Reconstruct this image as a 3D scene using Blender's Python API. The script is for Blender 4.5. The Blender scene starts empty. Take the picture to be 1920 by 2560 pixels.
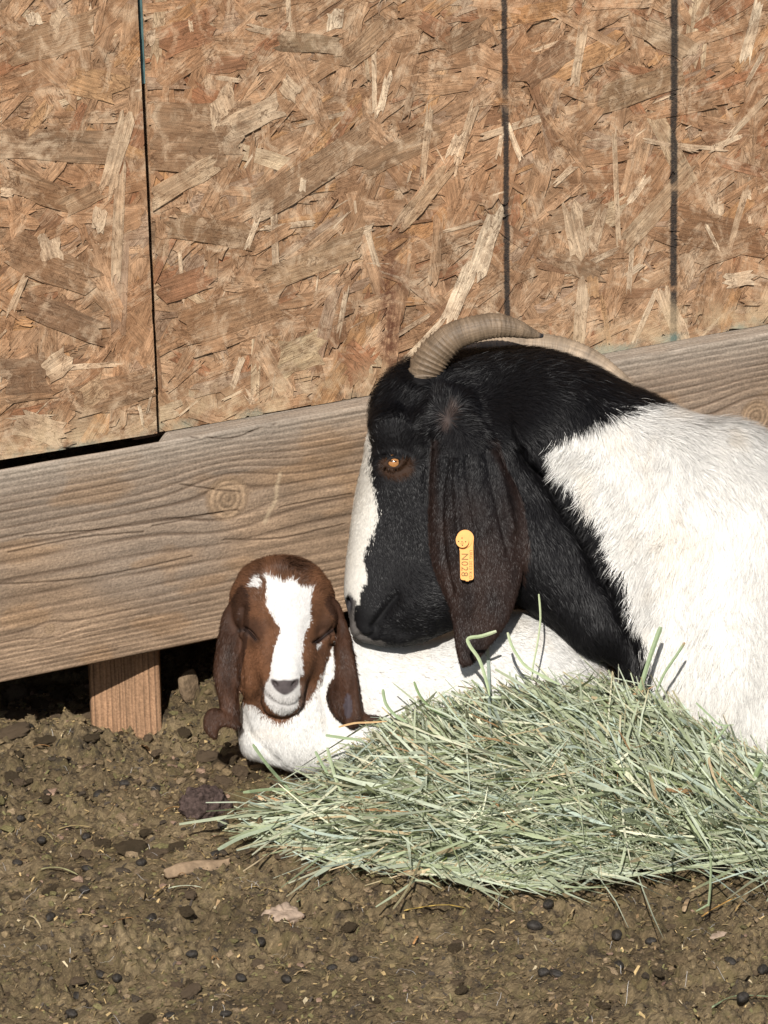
import bpy, math, random
import numpy as np
from mathutils import Vector, Matrix

SC = bpy.context.scene
COL = SC.collection
random.seed(7)
RNG = np.random.default_rng(11)

# ------------------------------------------------------------------ camera
F_PX = 10374.5                       # focal length in pixels of the 1920 px wide photograph
PITCH, ROLL, YAW = [math.radians(a) for a in (19.437, -1.275, 27.032)]
CAM = np.array([-1.611, -3.662, 1.617])
FW = np.array([math.sin(YAW) * math.cos(PITCH), math.cos(YAW) * math.cos(PITCH), -math.sin(PITCH)])
_r0 = np.array([math.cos(YAW), -math.sin(YAW), 0.0])
_u0 = np.cross(_r0, FW)
RT = math.cos(ROLL) * _r0 + math.sin(ROLL) * _u0
UP = -math.sin(ROLL) * _r0 + math.cos(ROLL) * _u0
cd = bpy.data.cameras.new('camera')
cam = bpy.data.objects.new('camera', cd)
COL.objects.link(cam)
cd.sensor_fit = 'HORIZONTAL'
cd.sensor_width = 36.0
cd.lens = 36.0 * F_PX / 1920.0
cd.clip_start = 0.1
cd.clip_end = 500
cam.matrix_world = Matrix(((RT[0], UP[0], -FW[0], CAM[0]), (RT[1], UP[1], -FW[1], CAM[1]), (RT[2], UP[2], -FW[2], CAM[2]), (0, 0, 0, 1)))
SC.camera = cam

# ------------------------------------------------------------------ light
SUN_EL, SUN_AZ = math.radians(38.0), math.radians(33.0)   # azimuth to the left of the wall's normal
TO_SUN = Vector((-math.sin(SUN_AZ) * math.cos(SUN_EL), -math.cos(SUN_AZ) * math.cos(SUN_EL), math.sin(SUN_EL)))
w = bpy.data.worlds.new('World')
SC.world = w
w.use_nodes = True
nt = w.node_tree
sky = nt.nodes.new('ShaderNodeTexSky')
sky.sky_type = 'NISHITA'
sky.sun_disc = False
sky.sun_elevation = SUN_EL
sky.sun_rotation = math.atan2(TO_SUN.x, TO_SUN.y)
nt.links.new(sky.outputs[0], nt.nodes['Background'].inputs[0])
nt.nodes['Background'].inputs[1].default_value = 0.06
sl = bpy.data.lights.new('sun', 'SUN')
sl.energy = 5.0
sl.angle = math.radians(0.53)
sl.color = (1.0, 0.955, 0.89)
so = bpy.data.objects.new('sun', sl)
COL.objects.link(so)
so.location = TO_SUN * 20
so.rotation_euler = TO_SUN.to_track_quat('Z', 'Y').to_euler()
SC.view_settings.view_transform = 'Standard'
SC.view_settings.look = 'None'
SC.view_settings.gamma = 1
SC.view_settings.use_curve_mapping = False
SC.view_settings.exposure = 0.14


# ------------------------------------------------------------------ geometry of the view (finds world points for things measured in the photo)
def ray(px, py):
    px = np.asarray(px, float); py = np.asarray(py, float)
    return FW + ((px - 960) / F_PX)[..., None] * RT - ((py - 1280) / F_PX)[..., None] * UP

def unp(px, py, D):
    return CAM + np.asarray(D, float)[..., None] * ray(px, py)

def at_y(px, py, Y):
    d = ray(px, py)
    return CAM + ((Y - CAM[1]) / d[..., 1])[..., None] * d

def ground_depth(px, py, z=-0.02):
    return (z - CAM[2]) / ray(px, py)[..., 2]

def at_z(px, py, z=-0.02):
    return unp(px, py, ground_depth(px, py, z))

D0, S = 4.13, 2512.0            # depth of the animals and pixels per metre there
def anim(p):                    # (px, py, d) -> world
    p = np.asarray(p, float)
    return unp(p[..., 0], p[..., 1], D0 + p[..., 2] / S)


# ------------------------------------------------------------------ noise
def _hash(ix, iy, iz, seed):
    h = (ix.astype(np.int64) * 374761393 + iy.astype(np.int64) * 668265263 + iz.astype(np.int64) * 2147483647 + seed * 974634777) & 0xffffffff
    h = ((h ^ (h >> 13)) * 1274126177) & 0xffffffff
    h = h ^ (h >> 16)
    return (h & 0xffff).astype(np.float32) / 65535.0

def vnoise(x, y, z=None, seed=0):
    x = np.asarray(x, np.float32); y = np.asarray(y, np.float32)
    z = np.zeros_like(x) if z is None else np.asarray(z, np.float32)
    x, y, z = np.broadcast_arrays(x, y, z)
    x0, y0, z0 = np.floor(x), np.floor(y), np.floor(z)
    fx, fy, fz = x - x0, y - y0, z - z0
    fx = fx * fx * (3 - 2 * fx); fy = fy * fy * (3 - 2 * fy); fz = fz * fz * (3 - 2 * fz)
    two_d = not np.any(z0) and not np.any(fz)
    r = 0
    for dz in ((0,) if two_d else (0, 1)):
        wz = 1.0 if two_d else (fz if dz else 1 - fz)
        for dy in (0, 1):
            wy = fy if dy else 1 - fy
            for dx in (0, 1):
                wx = fx if dx else 1 - fx
                r = r + wx * wy * wz * _hash(x0 + dx, y0 + dy, z0 + dz, seed)
    return r

def fbm(x, y, z=None, octv=4, seed=0, gain=0.5):
    a, s, t = 1.0, 0, 0
    for o in range(octv):
        k = 2.03 ** o
        s = s + a * vnoise(x * k, y * k, None if z is None else z * k, seed + o * 17)
        t += a; a *= gain
    return s / t

def sstep(a, b, x):
    t = np.clip((x - a) / (b - a), 0, 1)
    return t * t * (3 - 2 * t)


# ------------------------------------------------------------------ mesh helpers
def tag(o, label=None, cat=None, group=None, kind=None):
    if label: o['label'] = label
    if cat: o['category'] = cat
    if group: o['group'] = group
    if kind: o['kind'] = kind
    return o

def mesh_arrays(name, V, faces, mat=None, col=None, smooth=True, uv=None):
    """faces: list of (n,k) integer arrays (k = 3 or 4)."""
    me = bpy.data.meshes.new(name)
    V = np.ascontiguousarray(V, np.float32)
    me.vertices.add(len(V)); me.vertices.foreach_set('co', V.ravel())
    faces = [f for f in faces if len(f)]
    loops = np.concatenate([f.ravel() for f in faces]).astype(np.int32)
    sizes = np.concatenate([np.full(len(f), f.shape[1], np.int32) for f in faces])
    starts = np.concatenate([[0], np.cumsum(sizes)[:-1]]).astype(np.int32)
    me.loops.add(len(loops)); me.loops.foreach_set('vertex_index', loops)
    me.polygons.add(len(sizes)); me.polygons.foreach_set('loop_start', starts)
    me.polygons.foreach_set('loop_total', sizes)
    me.polygons.foreach_set('use_smooth', np.full(len(sizes), smooth, bool))
    if col is not None:
        a = me.color_attributes.new('Col', 'FLOAT_COLOR', 'POINT')
        c = np.ones((len(V), 4), np.float32); c[:, :col.shape[1]] = col
        a.data.foreach_set('color', c.ravel())
    if uv is not None:
        l = me.uv_layers.new(name='UVMap')
        l.data.foreach_set('uv', np.ascontiguousarray(uv[loops], np.float32).ravel())
    me.update(calc_edges=True)
    if mat: me.materials.append(mat)
    return me

def link(name, me, parent=None):
    o = bpy.data.objects.new(name, me)
    COL.objects.link(o)
    if parent: o.parent = parent
    return o

def empty(name, loc=(0, 0, 0)):
    o = bpy.data.objects.new(name, None)
    COL.objects.link(o)
    o.location = loc
    return o

def kid_of(o, parent):          # parent without moving (meshes are written in world coordinates)
    o.parent = parent
    o.matrix_parent_inverse = Matrix.Translation(-Vector(parent.location))
    return o

def box_mesh(name, lo, hi, mat, bevel=0.0):
    import bmesh
    bm = bmesh.new()
    bmesh.ops.create_cube(bm, size=1)
    for v in bm.verts:
        v.co = Vector([lo[i] + (v.co[i] + .5) * (hi[i] - lo[i]) for i in range(3)])
    if bevel: bmesh.ops.bevel(bm, geom=bm.edges[:], offset=bevel, segments=2, affect='EDGES')
    me = bpy.data.meshes.new(name); bm.to_mesh(me); bm.free()
    me.materials.append(mat)
    return me

def catmull(pts, n=8, closed=False):
    P = np.asarray(pts, float); N = len(P); out = []
    rng = range(N) if closed else range(N - 1)
    for i in rng:
        if closed: a, b, c, d = P[(i - 1) % N], P[i], P[(i + 1) % N], P[(i + 2) % N]
        else: a, b, c, d = P[max(i - 1, 0)], P[i], P[i + 1], P[min(i + 2, N - 1)]
        for k in range(n):
            t = k / n
            out.append(.5 * ((2 * b) + (-a + c) * t + (2 * a - 5 * b + 4 * c - d) * t * t + (-a + 3 * b - 3 * c + d) * t ** 3))
    if not closed: out.append(P[-1])
    return np.array(out)

def poly_sd(poly, X, Y):
    """signed distance to a closed polygon (negative inside)"""
    A = np.asarray(poly, np.float32); B = np.roll(A, -1, 0)
    X = X.astype(np.float32); Y = Y.astype(np.float32)
    best = np.full(X.shape, 1e12, np.float32); ins = np.zeros(X.shape, bool)
    for (ax, ay), (bx, by) in zip(A, B):
        ex, ey = bx - ax, by - ay
        wx, wy = X - ax, Y - ay
        t = np.clip((wx * ex + wy * ey) / (ex * ex + ey * ey + 1e-9), 0, 1)
        dx, dy = wx - t * ex, wy - t * ey
        best = np.minimum(best, dx * dx + dy * dy)
        c = (ay > Y) != (by > Y)
        if ey != 0: ins ^= c & (X < ex * (Y - ay) / ey + ax)
    d = np.sqrt(best)
    return np.where(ins, -d, d)

def line_d(pl, X, Y):
    A = np.asarray(pl, float)
    best = np.full(np.shape(X), 1e12); side = np.zeros(np.shape(X))
    for (ax, ay), (bx, by) in zip(A[:-1], A[1:]):
        ex, ey = bx - ax, by - ay
        wx, wy = X - ax, Y - ay
        t = np.clip((wx * ex + wy * ey) / (ex * ex + ey * ey + 1e-9), 0, 1)
        dx, dy = wx - t * ex, wy - t * ey
        q = dx * dx + dy * dy
        s = np.sign(ex * wy - ey * wx)
        side = np.where(q < best, s, side); best = np.minimum(best, q)
    return np.sqrt(best), side


# ------------------------------------------------------------------ materials
def new_mat(name):
    m = bpy.data.materials.new(name); m.use_nodes = True
    n = m.node_tree; b = n.nodes['Principled BSDF']
    return m, n, b

class NT:
    def __init__(s, tree): s.t = tree
    def n(s, typ, **kw):
        nd = s.t.nodes.new(typ)
        for k, v in kw.items(): setattr(nd, k, v)
        return nd
    def l(s, a, b): s.t.links.new(a, b)
    def math(s, op, a, b=None, c=None, clamp=False):
        nd = s.n('ShaderNodeMath', operation=op); nd.use_clamp = clamp
        for i, v in enumerate((a, b, c)):
            if v is None: continue
            if isinstance(v, (int, float)): nd.inputs[i].default_value = v
            else: s.l(v, nd.inputs[i])
        return nd.outputs[0]
    def mix(s, fac, a, b, blend='MIX'):
        nd = s.n('ShaderNodeMix', data_type='RGBA', blend_type=blend)
        for sock, v in ((nd.inputs[0], fac), (nd.inputs[6], a), (nd.inputs[7], b)):
            if isinstance(v, (int, float)): sock.default_value = v
            elif isinstance(v, tuple): sock.default_value = (*v, 1)
            else: s.l(v, sock)
        return nd.outputs[2]
    def noise(s, vec, scale, detail=4, rough=.5, dist=0, out=0):
        nd = s.n('ShaderNodeTexNoise'); nd.inputs['Scale'].default_value = scale
        nd.inputs['Detail'].default_value = detail; nd.inputs['Roughness'].default_value = rough
        nd.inputs['Distortion'].default_value = dist
        if vec is not None: s.l(vec, nd.inputs['Vector'])
        return nd.outputs[out]
    def ramp(s, fac, stops, interp='LINEAR'):
        nd = s.n('ShaderNodeValToRGB'); cr = nd.color_ramp; cr.interpolation = interp
        while len(cr.elements) < len(stops): cr.elements.new(.5)
        for e, (p, c) in zip(cr.elements, stops):
            e.position = p; e.color = (*c, 1) if isinstance(c, tuple) else (c, c, c, 1)
        s.l(fac, nd.inputs[0]); return nd.outputs[0]
    def mapping(s, vec, scale=(1, 1, 1), loc=(0, 0, 0), rot=(0, 0, 0)):
        nd = s.n('ShaderNodeMapping'); s.l(vec, nd.inputs[0])
        nd.inputs['Scale'].default_value = scale; nd.inputs['Location'].default_value = loc; nd.inputs['Rotation'].default_value = rot
        return nd.outputs[0]
    def bump(s, h, dist, strength=1.0, normal=None):
        nd = s.n('ShaderNodeBump'); nd.inputs['Distance'].default_value = dist; nd.inputs['Strength'].default_value = strength
        s.l(h, nd.inputs['Height'])
        if normal: s.l(normal, nd.inputs['Normal'])
        return nd.outputs[0]

def attr_mat(name, rough=.8, spec=.3, noise=None, bump=None, sheen=0, colour_gain=1.0):
    m, t, b = new_mat(name); g = NT(t)
    a = g.n('ShaderNodeAttribute', attribute_name='Col')
    c = a.outputs[0]
    tc = g.n('ShaderNodeTexCoord').outputs['Object']
    if noise:
        f = g.noise(tc, noise[0], 5, .6)
        v = g.ramp(f, [(.3, 1 - noise[1]), (.7, 1 + noise[1])])
        c = g.mix(1.0, c, v, 'MULTIPLY')
    g.l(c, b.inputs['Base Color'])
    b.inputs['Roughness'].default_value = rough
    b.inputs['Specular IOR Level'].default_value = spec
    if bump:
        g.l(g.bump(g.noise(tc, bump[0], 5, .6), bump[1]), b.inputs['Normal'])
    return m

def plain_mat(name, col, rough=.6, spec=.4, noise=0.12, nscale=200, bump=0.0):
    m, t, b = new_mat(name); g = NT(t)
    tc = g.n('ShaderNodeTexCoord').outputs['Object']
    f = g.noise(tc, nscale, 4, .6)
    v = g.ramp(f, [(.3, 1 - noise), (.7, 1 + noise)])
    g.l(g.mix(1.0, tuple(col), v, 'MULTIPLY'), b.inputs['Base Color'])
    b.inputs['Roughness'].default_value = rough
    b.inputs['Specular IOR Level'].default_value = spec
    if bump: g.l(g.bump(f, bump), b.inputs['Normal'])
    return m

# OSB: the flakes' own colour (attribute), grain along the flake (UV), water marks, carpenter's ink lines, stains
def osb_mat():
    m, t, b = new_mat('osb_wood'); g = NT(t)
    a = g.n('ShaderNodeAttribute', attribute_name='Col').outputs[0]
    uv = g.n('ShaderNodeUVMap', uv_map='UVMap').outputs[0]
    ob = g.n('ShaderNodeTexCoord').outputs['Object']
    fine = g.noise(g.mapping(uv, (30, 480, 1)), 1.0, 6, .68, .8)
    mid = g.noise(g.mapping(uv, (9, 130, 1)), 1.0, 4, .55, 1.2)
    c = g.mix(1.0, a, g.ramp(fine, [(.28, .48), (.5, 1.0), (.72, 1.36)]), 'MULTIPLY')
    c = g.mix(1.0, c, g.ramp(mid, [(.3, .72), (.5, 1.0), (.7, 1.18)]), 'MULTIPLY')
    # blotchy weathering over all flakes
    blot = g.noise(ob, 16, 6, .62, .5)
    c = g.mix(1.0, c, g.ramp(blot, [(.30, .62), (.5, 1.0), (.7, 1.2)]), 'MULTIPLY')
    mot = g.noise(g.mapping(ob, (1, 1, 1), (5, 2, 8)), 45, 6, .7, 1.0)
    c = g.mix(g.ramp(mot, [(.43, 0.0), (.66, .66)]), c, (.185, .095, .046))
    mot2 = g.noise(g.mapping(ob, (1, 1, 1), (1, 6, 3)), 38, 6, .7, 1.0)
    c = g.mix(g.ramp(mot2, [(.50, 0.0), (.66, .62)]), c, (.62, .47, .32))
    reg = g.noise(g.mapping(ob, (1, 1, 1), (11, 2, 6)), 5.5, 4, .6, .6)
    c = g.mix(g.ramp(reg, [(.48, 0.0), (.64, .5)]), c, g.mix(1.0, c, (.98, .83, .72), 'MULTIPLY'))
    # brown water marks: thin wandering contour lines
    wm = g.noise(g.mapping(uv, (26, 60, 1)), 1.0, 4, .6, 1.5)
    line = g.math('ABSOLUTE', g.math('SUBTRACT', wm, .5))
    lm = g.ramp(line, [(0.0, 1.0), (.006, .85), (.02, 0.0)])
    gate = g.ramp(g.noise(ob, 23, 2, .5), [(.38, 0.0), (.52, 1.0)])
    c = g.mix(g.math('MULTIPLY', g.math('MULTIPLY', lm, gate), .75), c, (.085, .040, .018))
    wm2 = g.noise(g.mapping(ob, (1, 1, 1), (3, 5, 7)), 42, 5, .62, 1.4)
    l2 = g.ramp(g.math('ABSOLUTE', g.math('SUBTRACT', wm2, .48)), [(0.0, 1.0), (.014, 0.0)])
    g2 = g.ramp(g.noise(g.mapping(ob, (1, 1, 1), (9, 1, 4)), 17, 2, .5), [(.45, 0.0), (.56, 1.0)])
    c = g.mix(g.math('MULTIPLY', g.math('MULTIPLY', l2, g2), .62), c, (.075, .033, .015))
    sep = g.n('ShaderNodeSeparateXYZ'); g.l(ob, sep.inputs[0])
    X, Z = sep.outputs[0], sep.outputs[2]
    wob = g.math('MULTIPLY', g.math('SUBTRACT', g.noise(g.mapping(ob, (60, 1, 300)), 1.0, 4, .7), .5), .0045)
    Xw = g.math('ADD', X, wob)
    skip = g.ramp(g.noise(g.mapping(ob, (10, 1, 26), (4, 0, 2)), 1.0, 3, .6), [(.36, .25), (.44, 1.0)])
    lines = None
    for x0, hw in ((.4064, .0044), (.6096, .0056), (1.0160, .003), (-.2032, .003)):
        q = g.math('ABSOLUTE', g.math('SUBTRACT', Xw, x0))
        mk = g.ramp(g.math('DIVIDE', q, hw), [(.55, 1.0), (1.0, 0.0)])
        lines = mk if lines is None else g.math('MAXIMUM', lines, mk)
    streak = g.ramp(g.noise(g.mapping(ob, (300, 1, 900)), 1.0, 3, .7), [(.3, .72), (.55, .97)])
    c = g.mix(g.math('MULTIPLY', g.math('MULTIPLY', lines, skip), streak), c, (.022, .020, .019))
    # reddish brown dribble stain left of the horn
    sx = g.math('ADD', X, g.math('MULTIPLY', g.math('SUBTRACT', g.noise(g.mapping(ob, (20, 1, 14)), 1.0, 3, .6), .5), .05))
    sd = g.ramp(g.math('MULTIPLY', g.math('ABSOLUTE', g.math('SUBTRACT', sx, .273)), 30), [(.10, 1.0), (.62, 0.0)])
    zr = g.ramp(Z, [(.42, 1.0), (.50, 0.0)])
    sp = g.ramp(g.noise(ob, 150, 4, .7), [(.38, 0.0), (.56, 1.0)])
    c = g.mix(g.math('MULTIPLY', g.math('MULTIPLY', sd, zr), g.math('ADD', g.math('MULTIPLY', sp, .65), .22)), c, (.10, .035, .018))
    # pale bare wood and teal edge sealer along the lower edge and the sheet edges
    low = g.ramp(g.math('ADD', Z, g.math('MULTIPLY', g.math('SUBTRACT', g.noise(ob, 26, 4, .6), .5), .05)), [(.318, 1.0), (.345, 0.0)])
    c = g.mix(g.math('MULTIPLY', g.math('MULTIPLY', low, .6), g.ramp(g.noise(ob, 31, 5, .7), [(.42, 0.0), (.6, 1.0)])), c, (.56, .42, .26))
    tl = g.ramp(g.math('ADD', Z, g.math('MULTIPLY', g.math('SUBTRACT', g.noise(ob, 90, 4, .7), .5), .022)), [(.3035, 1.0), (.3065, 0.0)])
    tg = g.ramp(g.noise(ob, 11, 3, .6), [(.48, 0.0), (.62, .5)])
    c = g.mix(g.math('MULTIPLY', tl, tg), c, (.16, .27, .24))
    g.l(c, b.inputs['Base Color'])
    b.inputs['Roughness'].default_value = .78
    b.inputs['Specular IOR Level'].default_value = .25
    weave = g.n('ShaderNodeTexWave'); weave.inputs['Scale'].default_value = 150; g.l(g.mapping(ob, (1, 1, 1), (0, 0, 0), (0, .45, 0)), weave.inputs['Vector'])
    h = g.math('ADD', g.math('MULTIPLY', fine, .8), g.math('MULTIPLY', weave.outputs['Fac'], .12))
    h = g.math('ADD', h, g.math('MULTIPLY', g.noise(ob, 60, 5, .6), 1.3))
    g.l(g.bump(h, .0016, .75), b.inputs['Normal'])
    return m

M_OSB = osb_mat()
M_TEAL = plain_mat('teal_edge_sealer', (.085, .15, .15), .7, .2, .3, 90)
M_DARKWOOD = plain_mat('old_framing_wood', (.16, .10, .065), .85, .2, .3, 60)
M_PLANK = attr_mat('weathered_plank', .86, .18, (420, .26), (420, .0009))
M_SOIL = None


# ------------------------------------------------------------------ ground
def ground_h(X, Y):
    """rough trampled pen floor: height in metres"""
    h = -0.022 + .020 * (fbm(X * 3.1 + 5, Y * 3.1 + 2, octv=3, seed=3) - .5)
    # hollow in front of the post, low heap along the foot of the wall at the left
    h = h - .016 * np.exp(-(((X + .03) / .07) ** 2 + ((Y + .0) / .09) ** 2))
    h = h + .016 * np.exp(-(((X + .20) / .10) ** 2 + ((Y - .06) / .09) ** 2))
    h = h + .015 * np.exp(-(((X - .07) / .05) ** 2 + ((Y - .04) / .05) ** 2))
    h = h + .030 * np.exp(-(((X + .095) / .035) ** 2 + ((Y + .005) / .035) ** 2))
    return h

def ground_fine(X, Y):
    a = fbm(X * 42, Y * 42, octv=4, seed=21, gain=.6)
    wx = X + .010 * (fbm(X * 30, Y * 30, octv=2, seed=5) - .5) * 2; wy = Y + .010 * (fbm(X * 30 + 9, Y * 30, octv=2, seed=6) - .5) * 2
    c = np.abs(vnoise(wx * 70, wy * 70, seed=31) - .5) * 2           # creases between crumbs
    c2 = np.abs(vnoise(wx * 160, wy * 160, seed=37) - .5) * 2
    blob = sstep(.5, .8, vnoise(wx * 55 + 3, wy * 55, seed=41))
    d = fbm(X * 6, Y * 6, octv=2, seed=8)
    rough = .55 + .9 * sstep(.4, .7, d) + .8 * np.exp(-((Y - .0) / .12) ** 2)
    return 1.35 * rough * (.018 * (a - .5) + .0050 * (fbm(X * 150, Y * 150, octv=3, seed=91, gain=.7) - .5) + .0048 * np.sqrt(c) + .0030 * np.sqrt(c2) + .0046 * blob - .0055)

def soil_mat():
    m, t, b = new_mat('trampled_soil'); g = NT(t)
    ob = g.n('ShaderNodeTexCoord').outputs['Object']
    big = g.noise(ob, 9, 5, .6, .4)
    c = g.ramp(big, [(.30, (.085, .060, .032)), (.46, (.160, .116, .063)), (.60, (.225, .167, .093)), (.75, (.30, .222, .132))])
    fib = g.noise(g.mapping(ob, (1, 2.6, 1), (0, 0, 0), (0, 0, .2)), 130, 6, .72, 1.0)
    c = g.mix(1.0, c, g.ramp(fib, [(.30, .28), (.44, .78), (.58, 1.15), (.72, 2.1)]), 'MULTIPLY')
    ol = g.ramp(g.noise(g.mapping(ob, (1, 1, 1), (7, 3, 1)), 55, 4, .65), [(.50, 0.0), (.64, .55)])
    c = g.mix(ol, c, (.150, .122, .052))
    dk = g.ramp(g.noise(g.mapping(ob, (1, 1, 1), (2, 8, 5)), 38, 5, .7), [(.53, 0.0), (.63, .8)])
    c = g.mix(dk, c, (.045, .034, .025))
    sp = g.ramp(g.noise(ob, 520, 2, .6), [(.66, 0.0), (.72, .8)])
    c = g.mix(sp, c, (.42, .33, .18))
    g.l(c, b.inputs['Base Color'])
    b.inputs['Roughness'].default_value = .9
    b.inputs['Specular IOR Level'].default_value = .25
    h = g.math('ADD', fib, g.math('MULTIPLY', g.noise(ob, 420, 4, .7), .6))
    g.l(g.bump(h, .0035, .9), b.inputs['Normal'])
    return m
M_SOIL = soil_mat()

def grid_faces(nx, ny, off=0):
    i = np.arange(nx - 1)[:, None] * ny + np.arange(ny - 1)[None, :] + off
    return np.stack([i, i + ny, i + ny + 1, i + 1], -1).reshape(-1, 4)

def axis(spans):
    out = []
    for a, b, s in spans: out.append(np.arange(a, b - s * .3, s))
    out.append([spans[-1][1]])
    return np.concatenate(out)

gx = axis([(-60, -6, 6), (-6, -1, .5), (-1, -.52, .03), (-.52, .62, .0022), (.62, 1.4, .02), (1.4, 7, .5), (7, 60, 6)])
gy = axis([(-60, -6, 6), (-6, -1.5, .5), (-1.5, -1.05, .03), (-1.05, .20, .0032), (.20, 1.4, .02), (1.4, 7, .5), (7, 60, 6)])
GX, GY = np.meshgrid(gx, gy, indexing='ij')
near = sstep(1.9, 1.2, np.abs(GX - .1)) * sstep(2.2, 1.5, np.abs(GY + .4))
GZ = ground_h(GX, GY) + near * ground_fine(GX, GY)
gme = mesh_arrays('ground', np.stack([GX, GY, GZ], -1).reshape(-1, 3), [grid_faces(len(gx), len(gy))], M_SOIL)
tag(link('ground', gme), kind='structure', label='trampled brown pen floor of soil, droppings and chaff')

def gz(x, y):
    return float(ground_h(np.array([x]), np.array([y]))[0] + ground_fine(np.array([x]), np.array([y]))[0])

def gpt(px, py):                # the spot on the ground seen at a photo position
    z = -.02
    for _ in range(4):
        p = at_z(np.float64(px), np.float64(py), z); z = gz(p[0], p[1])
    return at_z(np.float64(px), np.float64(py), z)


# ------------------------------------------------------------------ shed wall
shed = empty('shed_wall', (0.2, 0.05, 0))
tag(shed, 'shed wall of weathered oriented strand board above a wide grey brown plank', 'wall')
T_OSB = .011

def clip_poly(P, Q):
    """clip polygon P by convex polygon Q (counter-clockwise)"""
    out = [tuple(p) for p in P]
    for (ax, ay), (bx, by) in zip(Q, np.roll(Q, -1, 0)):
        if not out: return []
        inp, out = out, []
        def sd(p): return (bx - ax) * (p[1] - ay) - (by - ay) * (p[0] - ax)
        for i in range(len(inp)):
            c, p = inp[i], inp[i - 1]
            sc_, sp_ = sd(c), sd(p)
            if (sc_ >= 0) != (sp_ >= 0):
                t = sp_ / (sp_ - sc_)
                out.append((p[0] + t * (c[0] - p[0]), p[1] + t * (c[1] - p[1])))
            if sc_ >= 0: out.append(c)
    return out

def wall_xz(px, py, Y=0.0):
    p = at_y(np.float64(px), np.float64(py), Y); return (p[0], p[2])

PAL = [((.36, .235, .135), 26), ((.31, .195, .108), 22), ((.41, .275, .165), 20), ((.245, .145, .078), 15), ((.44, .31, .19), 11),
       ((.185, .105, .058), 7), ((.27, .118, .055), 6), ((.40, .235, .105), 6), ((.56, .42, .27), 3), ((.30, .23, .165), 9)]
PALW = np.array([p[1] for p in PAL], float); PALW /= PALW.sum()

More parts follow.
